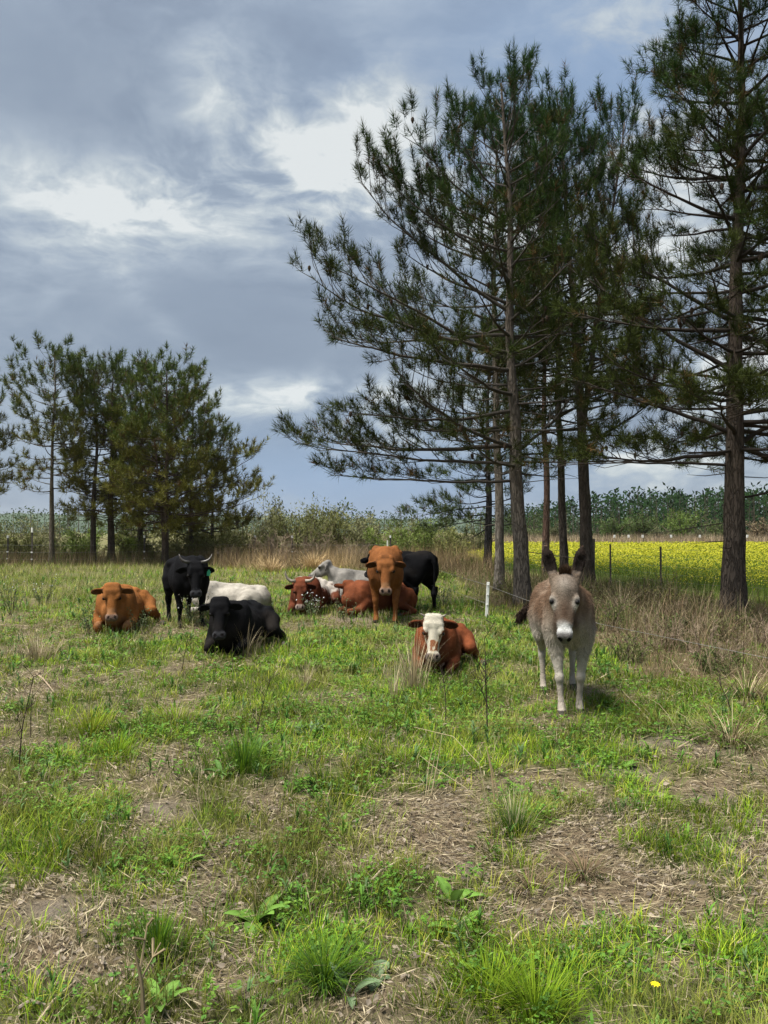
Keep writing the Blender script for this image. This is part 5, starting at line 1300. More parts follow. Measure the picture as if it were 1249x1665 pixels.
# black cow lying in front of the horned one
cattle('black hornless cow lying down in front of the horned black cow', 392, 10.15, -96, 0.84, 'lie', (16, -62, 4), BLK, seed=4, hind=1, shade=BMUZ, poll=(0.97, -0.02, 0.84), ear_drop=0.12, fur=11000)
# white cow whose back shows between the black ones
cattle('white cow lying side on, partly hidden by both black cows', 378, 14.4, 178, 0.80, 'lie', (-35, -35, 0), WHT, pale_cow, seed=5, hind=1, shade=PINK, fur=8000, tail=False, poll=(0.95, -0.1, 0.78))
# horned red cow lying
cattle('dark red cow with pale horns and a white speckled flank, lying down', 508, 15.0, -99, 0.90, 'lie', (14, -64, 0), RED, red_white, horns=[(-0.005, 0.08, 0.03, .036), (-0.01, .16, .02, .034), (-0.05, .22, .03, .027), (-0.12, .25, .06, .017), (-0.17, .25, .08, .006)], seed=6, hind=1, shade=(0.22, 0.17, 0.145), poll=(0.97, 0.0, 0.70), fur=8000)
# pale grey cow in profile
cattle('pale grey cow lying in profile with its head raised', 597, 16.6, 178, 0.93, 'lie', (-6, -36, 0), GRYW, pale_cow, seed=7, hind=1, shade=(0.10, 0.085, 0.08), poll=(0.90, 0.0, 0.94), fur=8000, ear_drop=0.25, tail=False)
# red cow lying behind the rust one, its head turned away
cattle('reddish brown cow lying behind the rust coloured one, head turned away', 619, 14.3, 206, 0.82, 'lie', (-100, -40, 0), (0.12, 0.037, 0.016), seed=8, hind=1, shade=DMUZ, poll=(0.72, -0.16, 0.74), fur=8000, ear_drop=-0.25, tail=False)
# rust coloured cow standing face on
cattle('rust coloured bony cow standing face on in the middle', 627, 13.35, -90, 1.02, 'stand', (0, -68, 0), RUST, rust_face, seed=9, shade=(0.15, 0.10, 0.075), poll=(1.08, 0.0, 1.08), ear_drop=0.18, fur=11000, legs={('f', 1): .10, ('f', -1): -.02, ('h', 1): .05, ('h', -1): -0.04}, width=0.88, bony=True)
# black cow standing rear quarter on
cattle('solid black cow standing with its rump to the right of the rust cow', 655, 14.9, 128, 0.96, 'stand', (-15, -50, 0), (0.0032, 0.0032, 0.004), seed=10, shade=BMUZ, poll=(0.98, -0.02, 1.10), legs={('h', 1): .12, ('h', -1): -.06}, fur=8000)
# white faced red calf lying in front
cattle('young red cow with a curly white face lying nearest the camera', 714, 8.85, -99, 0.735, 'lie', (4, -65, -3), (0.135, 0.040, 0.016), hereford, horns=[(0.0, .085, .02, .020), (-.01, .12, .03, .016), (-.025, .145, .045, .006)], seed=12, hind=1, shade=(0.10, 0.078, 0.07), poll=(0.97, 0.0, 0.87), white_poll=True, fur=15000, vox=0.0145, ear_drop=0.0, calf=True)

# ------------------------------------------------------------------ donkey
def donkey(label, px, d, yaw_deg, scale):
    x0, y0 = bx(px, d); root = empty('donkey', (x0, y0, H1(x0, y0) - 0.005), math.radians(yaw_deg)); root.scale = (scale,) * 3
    tag(root, label, 'donkey')
    B = Body()
    B.ell((-0.02, 0, 0.83), (0.58, 0.235, 0.250), 0.07).ell((-0.10, 0, 0.79), (0.44, 0.250, 0.195), 0.07).ell((0.40, 0, 0.87), (0.23, 0.155, 0.235), 0.07).ell((-0.50, 0, 0.90), (0.25, 0.20, 0.215), 0.07)
    B.cap((0.42, 0, 1.05), (-0.1, 0, 1.03), 0.075, 0.08, 0.1).cap((-0.1, 0, 1.03), (-0.62, 0, 1.04), 0.07, 0.075, 0.08)
    B.cap((0.56, 0, 0.80), (0.45, 0, 0.69), 0.095, 0.095, 0.06)
    off = {1: (0.03, 0.0), -1: (0.11, -0.02)}
    for s in (-1, 1):
        fx = 0.06 if s < 0 else -0.03; hx = 0.06 if s < 0 else -0.10
        B.ell((0.42, s * 0.13, 0.82), (0.14, 0.075, 0.24), 0.06)
        B.chain([(0.43, s * 0.125, 0.74), (0.44 + fx * .2, s * 0.115, 0.57), (0.45 + fx * .6, s * 0.092, 0.335), (0.44 + fx, s * 0.082, 0.15), (0.455 + fx, s * 0.080, 0.10)], [0.090, 0.056, 0.031, 0.0225, 0.028], 0.05)
        B.ell((0.46 + fx * .6, s * 0.092, 0.335), (0.037, 0.034, 0.045), 0.02)
        B.cap((0.455 + fx, s * 0.080, 0.10), (0.485 + fx, s * 0.080, 0.055), 0.030, 0.034, 0.015).cap((0.49 + fx, s * 0.080, 0.05), (0.51 + fx, s * 0.080, 0.015), 0.036, 0.048, 0.015)
        B.ell((-0.50, s * 0.165, 0.80), (0.20, 0.10, 0.25), 0.09)
        B.chain([(-0.45, s * 0.17, 0.74), (-0.42 + hx * .3, s * 0.175, 0.60), (-0.60 + hx * .7, s * 0.155, 0.42), (-0.57 + hx, s * 0.15, 0.15), (-0.555 + hx, s * 0.15, 0.10)], [0.112, 0.072, 0.034, 0.0235, 0.029], 0.06)
        B.cap((-0.64 + hx * .7, s * 0.155, 0.46), (-0.59 + hx * .8, s * 0.155, 0.36), 0.022, 0.034, 0.02)
        B.cap((-0.555 + hx, s * 0.15, 0.10), (-0.53 + hx, s * 0.15, 0.055), 0.030, 0.034, 0.015).cap((-0.525 + hx, s * 0.15, 0.05), (-0.505 + hx, s * 0.15, 0.015), 0.036, 0.047, 0.015)
    B.chain([(-0.76, 0, 1.0), (-0.83, 0.0, 0.92), (-0.86, -0.20, 0.84), (-0.83, -0.31, 0.78)], [0.045, 0.032, 0.024, 0.024], 0.03)
    Pl = np.array([0.77, -0.075, 1.20]); Hm = frame(math.radians(DONK_HEAD[0]), math.radians(DONK_HEAD[1]), math.radians(DONK_HEAD[2]))
    DS = 1.10
    g = lambda f, s, u: Pl + Hm @ (np.array([f, s, u]) * DS)
    nk = g(0.05, 0, -0.11)
    B.cap((0.42, 0, 0.93), tuple((np.array([0.42, 0, 0.93]) + nk) / 2), 0.165, 0.125, 0.08).cap(tuple((np.array([0.42, 0, 0.93]) + nk) / 2), nk, 0.125, 0.10, 0.06)
    B.cap((0.50, 0, 1.06), g(-0.01, 0, -0.05), 0.06, 0.05, 0.07)
    B.ell(g(0.06, 0, -0.035), (0.12, 0.098, 0.10), 0.04, Hm).cap(g(0.10, 0, -0.035), g(0.36, 0, -0.03), 0.095, 0.050, 0.05)
    B.cap(g(0.14, 0, -0.115), g(0.40, 0, -0.075), 0.078, 0.038, 0.05)
    for s in (-1, 1):
        B.ell(g(0.175, s * 0.082, 0.000), (0.055, 0.030, 0.032), 0.03, Hm).ell(g(0.17, s * 0.055, -0.10), (0.09, 0.045, 0.075), 0.04, Hm)
        B.cap(g(0.22, s * 0.055, -0.01), g(0.34, s * 0.035, -0.02), 0.03, 0.025, 0.03)
        B.ell(g(0.425, s * 0.026, -0.02), (0.052, 0.035, 0.040), 0.03, Hm)
    B.ell(g(0.445, 0, -0.055), (0.045, 0.046, 0.036), 0.02, Hm).ell(g(0.435, 0, -0.092), (0.036, 0.036, 0.022), 0.015, Hm)
    ears = []
    for s in (-1, 1):
        lg = np.array([-0.10, s * 0.24, 1.0]); lg = lg / np.linalg.norm(lg); th = np.array([1.0, s * 0.10, 0.12]); X = axes3(lg, th)
        rt = g(-0.005, s * 0.078, -0.04); c = rt + X[:, 0] * 0.140
        B.cap(rt - X[:, 0] * 0.02, rt + X[:, 0] * 0.07, 0.042, 0.034, 0.03)
        B.ell(c, (0.122, 0.051, 0.023), 0.02, X); B.ell(c + X[:, 2] * 0.028 + X[:, 0] * 0.0, (0.100, 0.036, 0.025), 0.012, X, cut=True); ears.append((c, X)); B.cap(c + X[:, 0] * 0.07, c + X[:, 0] * 0.135, 0.026, 0.010, 0.02)
        B.ell(g(0.462, s * 0.032, -0.012), (0.016, 0.011, 0.016), 0.008, Hm, cut=True)
    V, F = B.mesh(0.0105); N = vnormals(V, F)
    hd = (V - Pl) @ Hm / DS; nh = np.linalg.norm(V - g(0.20, 0, -0.04), axis=1) < 0.38
    n1 = fbm(V * 3.3, 501, 3)[:, None]; n2 = fbm(V * 16, 511, 2)[:, None]; n3 = fbm(V * np.array([6, 20, 6]), 521, 3)[:, None]
    up = sstep(0.60, 0.86, V[:, 2] + 0.12 * (n1[:, 0] - 0.5) + 0.06 * (n3[:, 0] - .5))[:, None]
    brown = np.array([0.105, 0.064, 0.040]); grey = np.array([0.215, 0.180, 0.142]); pale = np.array([0.38, 0.35, 0.30])
    roan = sstep(0.42, 0.68, n3[:, 0] * 0.6 + n1[:, 0] * 0.4)[:, None]
    col = (brown * (1 - roan * 0.32) + grey * roan * 0.32) * (0.6 + 0.8 * n3) * up + (grey * 0.55 + pale * 0.45) * (1 - up)
    low = sstep(0.62, 0.45, V[:, 2])[:, None]; col = col * (1 - low) + (pale * 0.8 + grey * 0.2) * low * 1.0
    shin = sstep(0.36, 0.22, V[:, 2])[:, None] * 0.45; col = col * (1 - shin) + np.array([0.27, 0.22, 0.175]) * shin
    chest = np.exp(-(((V[:, 0] - 0.62) / 0.2) ** 2 + ((V[:, 2] - 0.70) / 0.16) ** 2))[:, None] * 0.65; col = col * (1 - chest) + (grey * .5 + pale * .5) * chest
    f, s_, u = hd.T
    fw = (np.exp(-(((f - 0.17) / 0.26) ** 2) ** 2) * sstep(-0.20, -0.10, u) * nh)[:, None]
    fc = np.where((u[:, None] > -0.05), np.array([0.152, 0.115, 0.086]), np.array([0.14, 0.10, 0.072])) * (0.75 + 0.5 * n3)
    col = col * (1 - fw) + fc * fw
    fo = (np.exp(-((f - 0.06) / 0.085) ** 2 - (s_ / 0.06) ** 2) * sstep(-0.05, 0.0, u) * nh * 0.8)[:, None]; col = col * (1 - fo) + np.array([0.26, 0.225, 0.19]) * (0.5 + 1.0 * n3) * fo
    bridge = np.exp(-(((f - 0.27) / 0.10) ** 2 + (s_ / 0.045) ** 2)) * nh * (u > -0.06); col = col * (1 - 0.88 * bridge[:, None]) + np.array([0.058, 0.034, 0.022]) * 0.88 * bridge[:, None]
    for q in (-1, 1):
        sd = np.exp(-(((f - 0.29) / 0.07) ** 2 + ((s_ - q * 0.075) / 0.03) ** 2)) * nh; col = col * (1 - 0.8 * sd[:, None]) + np.array([0.055, 0.032, 0.022]) * 0.8 * sd[:, None]
        er = np.exp(-((((f - 0.20) / 0.055) ** 2 + ((s_ - q * 0.098) / 0.045) ** 2 + ((u - 0.0) / 0.06) ** 2)) ** 2) * nh; col = col * (1 - 0.85 * er[:, None]) + np.array([0.43, 0.40, 0.35]) * 0.85 * er[:, None]
        lid = np.exp(-((((f - 0.188) / 0.030) ** 2 + ((s_ - q * 0.090) / 0.024) ** 2)) ** 2) * nh * (u > -0.02); col = col * (1 - 0.93 * lid[:, None]) + np.array([0.012, 0.01, 0.01]) * 0.93 * lid[:, None]
    wm = (sstep(0.30, 0.375, f + (n2[:, 0] - .5) * 0.05 - 0.35 * np.abs(s_)) * sstep(-0.115, -0.09, u) * nh)[:, None]; col = col * (1 - wm) + np.array([0.43, 0.43, 0.415]) * wm
    gm = (sstep(0.395, 0.435, f) * nh * sstep(-0.085, -0.07, u))[:, None]; col = col * (1 - gm) + np.array([0.12, 0.112, 0.108]) * gm
    for q in (-1, 1):
        no = np.linalg.norm((hd - np.array([0.462, q * 0.032, -0.012])) / np.array([.024, .016, .024]), axis=1) < 1; col[no & nh] = (0.006, 0.006, 0.006)
    lip = nh & (f > 0.41) & (np.abs(u + 0.078) < 0.006); col[lip] = (0.03, 0.028, 0.026)
    earm = np.zeros(len(V), bool)
    for c, X in ears:
        q = (V - c) @ X; m = (np.abs(q[:, 0]) < 0.135) & (np.abs(q[:, 1]) < 0.066) & (np.abs(q[:, 2]) < 0.035) & (q[:, 0] > -0.10); earm |= m
        col[m] = np.array([0.17, 0.105, 0.065])
        inn = m & (np.abs(q[:, 1]) < 0.050) & (q[:, 2] > -0.014); col[inn] = np.array([0.016, 0.012, 0.010])
        tip = m & (q[:, 0] > 0.075); col[tip] = np.array([0.02, 0.014, 0.011])
        tuft = inn & (q[:, 0] < -0.075); col[tuft] = np.array([0.09, 0.07, 0.055])
        rim = m & (np.abs(q[:, 1]) > 0.052) & (q[:, 0] < 0.03); col[rim] = np.array([0.20, 0.13, 0.085])
    hoof = V[:, 2] < 0.075; col[hoof] = (0.045, 0.039, 0.033)
    tailm = (V[:, 0] < -0.78) & (V[:, 2] < 0.87); col[tailm] = (0.025, 0.016, 0.012)
    V = V + N * ((fbm(V * np.array([26, 26, 9]), 541, 3) - 0.5) * 0.020 * np.where(nh | (V[:, 2] < 0.45), 0.15, 1.0))[:, None]
    MB().add(V, F, col).build('body', M_COAT, root, smooth=True)
    lm = np.where(nh, 0.38, 1.0) * np.where(earm, 0.6, 1.0) * np.where(hoof, 0, 1) * (1 - 0.75 * gm[:, 0]) * np.where(V[:, 2] < 0.4, 0.6, 1.0)
    for q in (-1, 1): lm *= np.where(np.linalg.norm(hd - np.array([0.19, q * 0.098, 0.0]), axis=1) < 0.03, 0.0, 1.0)
    lm = lm * np.where(V[:, 2] < 0.5, 0.32, 1.0)
    add_fur(V, F, N, col, 46000, 0.038, 0.005, root, lm, seed=31, lift=0.34)
    for q in (-1, 1): eye_ball(root, g(0.190, q * 0.090, 0.013), 0.0215, None)
    # upright mane from poll to withers, forelock and tail switch
    R = np.random.default_rng(5); m = 3200; t = R.random(m) ** 1.5
    p = (1 - t)[:, None] * g(-0.035, 0, 0.02) + t[:, None] * np.array([0.42, 0, 1.11]); p[:, 1] += R.normal(0, 0.018, m); p[:, 2] -= 0.02
    d = unit(np.column_stack([0.35 - t * 0.6 + R.normal(0, .16, m), R.normal(0, .30, m), np.ones(m)])); L = R.uniform(0.03, 0.115, m); sdv = unit(np.cross(d, R.normal(0, 1, (m, 3)))) * 0.003
    T = np.stack([p - sdv, p + sdv, p + d * L[:, None]], 1); c = np.array([0.085, 0.052, 0.034]) * R.uniform(0.5, 1.6, (m, 1))
    MB().add(T.reshape(-1, 3), np.arange(m * 3).reshape(-1, 3), np.repeat(c, 3, 0)).build('mane', M_FUR, root)
    m = 1500; t = R.random(m); p = (1 - t)[:, None] * np.array([-0.85, -0.25, 0.83]) + t[:, None] * np.array([-0.82, -0.36, 0.72]); p += R.normal(0, 0.012, (m, 3))
    d = unit(np.column_stack([R.normal(0, .25, m), -0.25 + R.normal(0, .28, m), -np.ones(m)])); L = R.uniform(0.06, 0.15, m); sdv = unit(np.cross(d, R.normal(0, 1, (m, 3)))) * 0.003
    T = np.stack([p - sdv, p + sdv, p + d * L[:, None]], 1); c = np.array([0.022, 0.014, 0.011]) * R.uniform(0.6, 1.4, (m, 1))
    MB().add(T.reshape(-1, 3), np.arange(m * 3).reshape(-1, 3), np.repeat(c, 3, 0)).build('tail_switch', M_FUR, root)
    return root
DONK_HEAD = (-7, -70, 0)
donkey('brown and grey donkey with a white muzzle standing at the right facing the camera', 916, 7.05, -97, 1.0)

# blades pressed round the hooves and bellies
skirt = MB()
for o in list(C.objects):
    if o.parent is None and o.get('category') in ('cow', 'donkey'):
        lying = 'lying' in o['label']; n = 520 if lying else 260
        a = rng.random(n) * 2 * PI; rr = rng.uniform(0.75, 1.25, n) if lying else rng.uniform(0, 1.2, n)
        u_, v_ = np.cos(a) * rr * 1.0 * o.scale[0], np.sin(a) * rr * (0.58 if lying else 0.35) * o.scale[0]
        cz, szn = math.cos(o.rotation_euler[2]), math.sin(o.rotation_euler[2])
        x = o.location.x + u_ * cz - v_ * szn; y = o.location.y + u_ * szn + v_ * cz
        c = GREENS[rng.integers(0, 5, n)] * rng.uniform(0.6, 1.1, (n, 1)); dr = rng.random(n) < 0.3; c[dr] = DRYC[rng.integers(0, 4, dr.sum())]
        k = o.location.y / 10.0
        skirt.blades(np.column_stack([x, y, hgt(x, y) - 0.01]), heading(n), rng.uniform(0.08, 0.24, n), rng.uniform(0.005, 0.010, n) * k, rng.uniform(0.1, 1.0, n), c, 2, c * 1.15)
tag(skirt.build('grass', M_GRASS), 'longer grass round the resting animals', kind='stuff')
# ------------------------------------------------------------------ single plants that stand out
def leaf_mesh(mb, base, yaw, L, Wd, rise, droop, col, segs=6, wavy=0.0, fold=0.18):
    """one broad leaf as a curved strip with a midrib"""
    h = np.array([math.cos(yaw), math.sin(yaw), 0]); s = np.array([-h[1], h[0], 0]); p = np.array(base, float); rows = []
    for k in range(segs + 1):
        t = k / segs; an = rise - droop * t
        if k: p = p + (h * math.cos(an) + np.array([0, 0, math.sin(an)])) * L / segs
        w = Wd * 0.5 * (math.sin(PI * min(1, t * 0.92 + 0.06)) ** 0.75) * (1 + wavy * math.sin(k * 2.6)); up = np.array([0, 0, 1.0])
        rows += [p - s * w + up * w * fold * 2, p, p + s * w + up * w * fold * 2]
    f = []
    for k in range(segs):
        a = 3 * k; f += [(a, a + 1, a + 4, a + 3), (a + 1, a + 2, a + 5, a + 4)]
    col = np.array(col); c = np.tile(col, (len(rows), 1)); c[1::3] = col * 1.25 + 0.02
    mb.add(np.array(rows), f, c)
def rosette(px, py, n, L, Wd, rise, col, label, seed, cat='weed', name='leafy_weed', stem=None, group='leafy weeds in the foreground grass'):
    r = random.Random(seed); p = gnd(px, py); root = empty(name, (p.x, p.y, float(z_ground(np.array([p.x]), np.array([p.y]))[0]) - 0.005)); tag(root, label, cat, group)
    for k in range(n):
        y = k * 2.399 + r.uniform(-.3, .3); l = L * r.uniform(0.6, 1.15); ri = rise + r.uniform(-.3, .3)
        zb = 0.0 if not stem else stem * (k / n) * r.uniform(.8, 1.1)
        mb = MB(); leaf_mesh(mb, (0.008 * math.cos(y), 0.008 * math.sin(y), zb), y, l, Wd * r.uniform(.75, 1.2), ri, r.uniform(.5, 1.3), np.array(col) * r.uniform(.8, 1.25), 6, r.uniform(0, .12)); mb.build('leaf', M_LEAF, root, smooth=True)
    if stem: MB().tube([(0, 0, -.02), (.004, 0, stem * .5), (0, .006, stem)], [.004, .0035, .002], np.array(col) * .9, 5).build('stem', M_LEAF, root)
    return root
DK, LG, YG, GYG = (0.072, 0.145, 0.028), (0.105, 0.205, 0.028), (0.15, 0.24, 0.03), (0.12, 0.175, 0.085)
for args in [
    (415, 1482, 6, 0.15, 0.060, 0.95, LG, 'dock weed with the broadest light green leaves beside the bare soil patch', 1),
    (738, 1462, 5, 0.14, 0.055, 1.05, LG, 'tall dock weed with upright dark leaves standing over the bright grass', 2),
    (745, 1505, 6, 0.12, 0.045, 0.7, LG, 'smaller dock weed just below the tall upright one', 3),
    (610, 1575, 4, 0.075, 0.055, 0.5, GYG, 'pale grey green weed with three cornered leaves', 4),
    (570, 1600, 3, 0.11, 0.035, 0.9, GYG, 'weed with two pale upturned leaves beside the dark grass tuft', 5),
    (1100, 1530, 16, 0.075, 0.030, 0.7, LG, 'bushy leafy weed on the straw at right', 6),
    (1208, 1545, 16, 0.08, 0.030, 0.75, LG, 'bushy dark leafy weed nearest the right edge', 7),
    (930, 1590, 5, 0.085, 0.038, 0.5, YG, 'yellow green rosette right of the bright grass', 8),
    (1065, 1655, 14, 0.06, 0.022, 0.8, LG, 'leafy weed under the yellow flower', 9),
    (260, 1625, 4, 0.16, 0.04, 1.25, LG, 'weed with tall upright leaves beside the broken stalk', 10),
    (560, 1282, 6, 0.10, 0.05, 0.35, GYG, 'flat grey green rosette in the middle of the pasture', 11),
    (705, 1270, 7, 0.12, 0.05, 0.5, DK, 'dark broad leaved weed at the foot of the pale stalks', 12),
    (505, 1195, 14, 0.16, 0.028, 0.95, GYG, 'silvery narrow leaved weed left of the pale stalks', 13),
    (480, 1192, 12, 0.14, 0.028, 0.95, DK, 'dark narrow leaved weed beside the silvery one', 14),
    (1030, 1290, 18, 0.09, 0.034, 0.8, YG, 'bright low leafy clump on the bare ground below the donkey', 15),
    (1075, 1295, 16, 0.08, 0.032, 0.8, YG, 'second bright leafy clump, right of the first', 16),
    (1020, 1245, 13, 0.085, 0.032, 0.9, LG, 'small leafy weed above the bright clumps', 17),
    (972, 1248, 11, 0.075, 0.03, 0.8, LG, 'small leafy weed left of the bright clumps', 18),
    (290, 1405, 14, 0.13, 0.03, 0.95, LG, 'dense tuft of wide blades left of the dock weed', 19),
    (420, 1225, 13, 0.15, 0.036, 1.0, DK, 'tallest leafy weed in the lush green patch', 20),
    (360, 1265, 12, 0.13, 0.034, 0.9, DK, 'leafy weed at the left of the lush green patch', 21),
    (250, 1080, 10, 0.11, 0.03, 0.9, DK, 'leafy weed in front of the ginger cow', 22),
    (505, 1055, 13, 0.17, 0.035, 0.9, LG, 'leafy weed right of the lying black cow', 23),
    (1120, 1195, 5, 0.09, 0.04, 0.4, YG, 'pale leafy weed below the thicket', 24),
]:
    rosette(*args)
# the yellow flower
p = gnd(1064, 1645); fl = empty('yellow_flower', (p.x, p.y, H1(p.x, p.y))); tag(fl, 'single yellow flower on a thin stem near the bottom right', 'flower')
MB().tube([(0, 0, 0), (0.006, 0, 0.06), (0.003, -0.004, 0.115)], [.002, .0018, .0015], LG, 5).build('stem', M_LEAF, fl)
for k in range(9):
    mb = MB(); leaf_mesh(mb, (0.003, -0.004, 0.115), k * 2 * PI / 9, 0.017, 0.008, 0.35, 0.5, (0.75, 0.55, 0.01), 3); mb.build('petal', M_LEAF, fl)

def tussock(px, py, n, L, spread, w, cols, label, seed, name='grass_tussock', cat='grass tuft', mat=None, bend=(0.15, 0.9), group='standout grass tufts', mid=0.0):
    R = np.random.default_rng(seed); p = gnd(px, py); z0 = float(z_ground(np.array([p.x]), np.array([p.y]))[0])
    hd = np.column_stack([np.cos(a := R.random(n) * 2 * PI), np.sin(a)]); r = np.abs(R.normal(0, spread, n))
    c = np.array(cols)[R.integers(0, len(cols), n)] * R.uniform(.7, 1.25, (n, 1))
    mb = MB().blades(np.column_stack([hd * r[:, None], np.full(n, -0.01)]), hd, L * R.uniform(.45, 1.2, n), w * R.uniform(.7, 1.3, n), R.uniform(bend[0], bend[1], n) + r / spread * 0.12, c, 4, c * 1.15)
    o = mb.build(name, mat or M_GRASS, loc=(p.x, p.y, z0)); return tag(o, label, cat, group)
G3 = [GREENS[0], GREENS[2], GREENS[4] * 1.2]
tussock(528, 1590, 420, 0.20, 0.045, 0.0042, G3, 'fine dark arching grass tuft beside the bare soil', 1, bend=(.4, 1.3))
tussock(835, 1352, 300, 0.24, 0.05, 0.004, G3 + [DRYC[2]], 'dark upright grass tuft with dry stems rising from it', 2, bend=(.1, .7))
tussock(255, 1540, 260, 0.16, 0.05, 0.0045, G3, 'fresh upright grass tuft left of the broken stalk', 3, bend=(.1, .8))
tussock(870, 1640, 420, 0.18, 0.08, 0.0045, [GREENS[0], GREENS[1]], 'brightest wide grass tuft at the bottom right of centre', 4, bend=(.2, 1.0))
tussock(795, 1610, 420, 0.15, 0.09, 0.0045, [GREENS[0], GREENS[1]], 'bright grass tuft left of the brightest one', 5, bend=(.2, 1.0))
tussock(395, 1255, 300, 0.30, 0.10, 0.005, G3, 'tall dark grass tuft in the lush patch', 6, bend=(.1, .8))
tussock(150, 1195, 260, 0.26, 0.10, 0.006, [GREENS[1], GREENS[3]], 'yellowish rounded grass tuft in the left middle ground', 7, bend=(.3, 1.1))
tussock(190, 1230, 220, 0.22, 0.07, 0.006, [GREENS[0], GREENS[1]], 'small bright grass tuft below the yellowish one', 8, bend=(.2, 1.0))
tussock(285, 1180, 240, 0.22, 0.10, 0.006, [GREENS[3], DRYC[0], GREENS[1]], 'rounded half dry grass tuft in the left middle ground', 9, bend=(.3, 1.1))
# dead clumps
SR = [DRYC[0] * 1.15, DRYC[2], DRYC[1], DRYC[0]]
tussock(672, 1128, 170, 0.62, 0.09, 0.005, SR, 'tall dead straw clump in front of the white faced cow', 10, 'dead_grass_clump', 'dead grass', M_STRAW, (.02, .6), 'dead grass clumps')
tussock(640, 1140, 50, 0.45, 0.05, 0.005, SR, 'thin dead straw wisp left of the tall straw clump', 11, 'dead_grass_clump', 'dead grass', M_STRAW, (.05, .5), 'dead grass clumps')
tussock(495, 1120, 70, 0.30, 0.05, 0.005, SR, 'short dead straw tuft below the lying black cow', 12, 'dead_grass_clump', 'dead grass', M_STRAW, (.1, .7), 'dead grass clumps')
tussock(1190, 1215, 240, 0.42, 0.22, 0.005, [SR[0], BR[0], BR[1], BR[3], BR[4]], 'matted heap of dead stems below the thicket', 13, 'dead_grass_clump', 'dead grass', M_STRAW, (.8, 1.7), 'dead grass clumps')
tussock(1215, 1135, 240, 0.55, 0.26, 0.006, [SR[0], BR[0], BR[1], BR[3], BR[4]], 'tangle of bent dead stems at the right edge of the thicket', 14, 'dead_grass_clump', 'dead grass', M_STRAW, (.8, 1.7), 'dead grass clumps')
tussock(1010, 1000, 240, 0.75, 0.22, 0.007, SR + [BR[2]], 'pale bent straw tangle right of the donkey', 15, 'dead_grass_clump', 'dead grass', M_STRAW, (.3, 1.4), 'dead grass clumps')
tussock(510, 928, 420, 1.0, 0.35, 0.018, [np.array([.46, .34, .18]), np.array([.40, .28, .14])], 'golden arching grass clump behind the horned red cow', 16, 'dead_grass_clump', 'dead grass', M_STRAW, (.4, 1.5), 'dead grass clumps')
tussock(440, 930, 300, 0.85, 0.35, 0.018, [np.array([.42, .31, .17]), np.array([.36, .26, .14])], 'golden arching grass clump behind the white cow', 17, 'dead_grass_clump', 'dead grass', M_STRAW, (.4, 1.5), 'dead grass clumps')
tussock(860, 1435, 220, 0.14, 0.04, 0.004, [BR[1], BR[0], BR[3]], 'brown dead grass hump by the straw patch', 18, 'dead_grass_clump', 'dead grass', M_STRAW, (.6, 1.5), 'dead grass clumps')
tussock(950, 1418, 260, 0.15, 0.06, 0.004, [BR[1], BR[0], BR[3]], 'dark dead grass hump above the straw patch', 19, 'dead_grass_clump', 'dead grass', M_STRAW, (.6, 1.5), 'dead grass clumps')
tussock(400, 1070, 70, 0.42, 0.06, 0.005, SR, 'thin straw wisp in front of the lying black cow', 20, 'dead_grass_clump', 'dead grass', M_STRAW, (.05, .6), 'dead grass clumps')
tussock(60, 1075, 200, 0.38, 0.20, 0.006, SR + [BR[0]], 'pale straw clump at the left edge', 21, 'dead_grass_clump', 'dead grass', M_STRAW, (.1, .8), 'dead grass clumps')

# single stalks: px,py of the foot, height, lean, thickness
def stalk(px, py, pts, r, col, label, name='dry_stalk', cat='dry stalk', twigs=0, seed=0, group='single dry stalks'):
    R = random.Random(seed); p = gnd(px, py); root_z = H1(p.x, p.y) - 0.01; mb = MB()
    P = np.array(pts, float); n = len(P); t = np.linspace(0, n - 1, n * 4); Q = np.column_stack([np.interp(t, np.arange(n), P[:, k]) for k in range(3)])
    mb.tube(Q, np.linspace(r, r * 0.4, len(Q)), col, 5)
    for k in range(twigs):
        i = R.randrange(len(Q) // 3, len(Q)); a = R.random() * 6.28; l = R.uniform(.06, .18); d = np.array([math.cos(a) * .6, math.sin(a) * .6, .8]); mb.tube([Q[i], Q[i] + d * l], [r * .5, r * .25], col, 4)
        for q in range(2): e = Q[i] + d * l * R.uniform(.5, 1); mb.tube([e, e + np.array([R.gauss(0, .03), R.gauss(0, .03), .03])], [r * .35, r * .5], col, 4)
    return tag(mb.build(name, M_STRAW, loc=(p.x, p.y, root_z)), label, cat, group)
PALE, DKS = (0.50, 0.42, 0.25), (0.045, 0.032, 0.026)
stalk(692, 1290, [(0, 0, 0), (.02, 0, .2), (.05, 0, .32)], .0035, PALE, 'left of the pale upright straw stalks', seed=1)
stalk(700, 1292, [(0, 0, 0), (.04, 0, .2), (.07, 0, .38)], .0035, PALE, 'tallest of the pale straw stalks, leaning right', seed=2)
stalk(695, 1288, [(0, 0, 0), (.03, 0, .16), (.055, 0, .28)], .003, PALE, 'middle one of the pale straw stalks', seed=3)
stalk(806, 1310, [(0, 0, 0), (-.02, 0, .2), (-.05, 0, .36)], .006, (.46, .34, .2), 'thick tan stalk rising from the dark grass tuft', seed=4)
stalk(815, 1312, [(0, 0, 0), (-.04, 0, .2), (-.07, 0, .32)], .0045, (.46, .34, .2), 'thinner tan stalk beside the thick one', seed=5)
stalk(797, 1318, [(0, 0, 0), (-.06, .0, .28), (-.2, .05, .42), (-.42, .1, .46)], .003, PALE, 'long pale stem arching to the left', seed=6)
stalk(790, 1300, [(0, 0, 0), (-.12, .0, .10), (-.28, .02, .2), (-.38, .05, .27)], .003, PALE, 'pale stem slanting low to the left', seed=7)
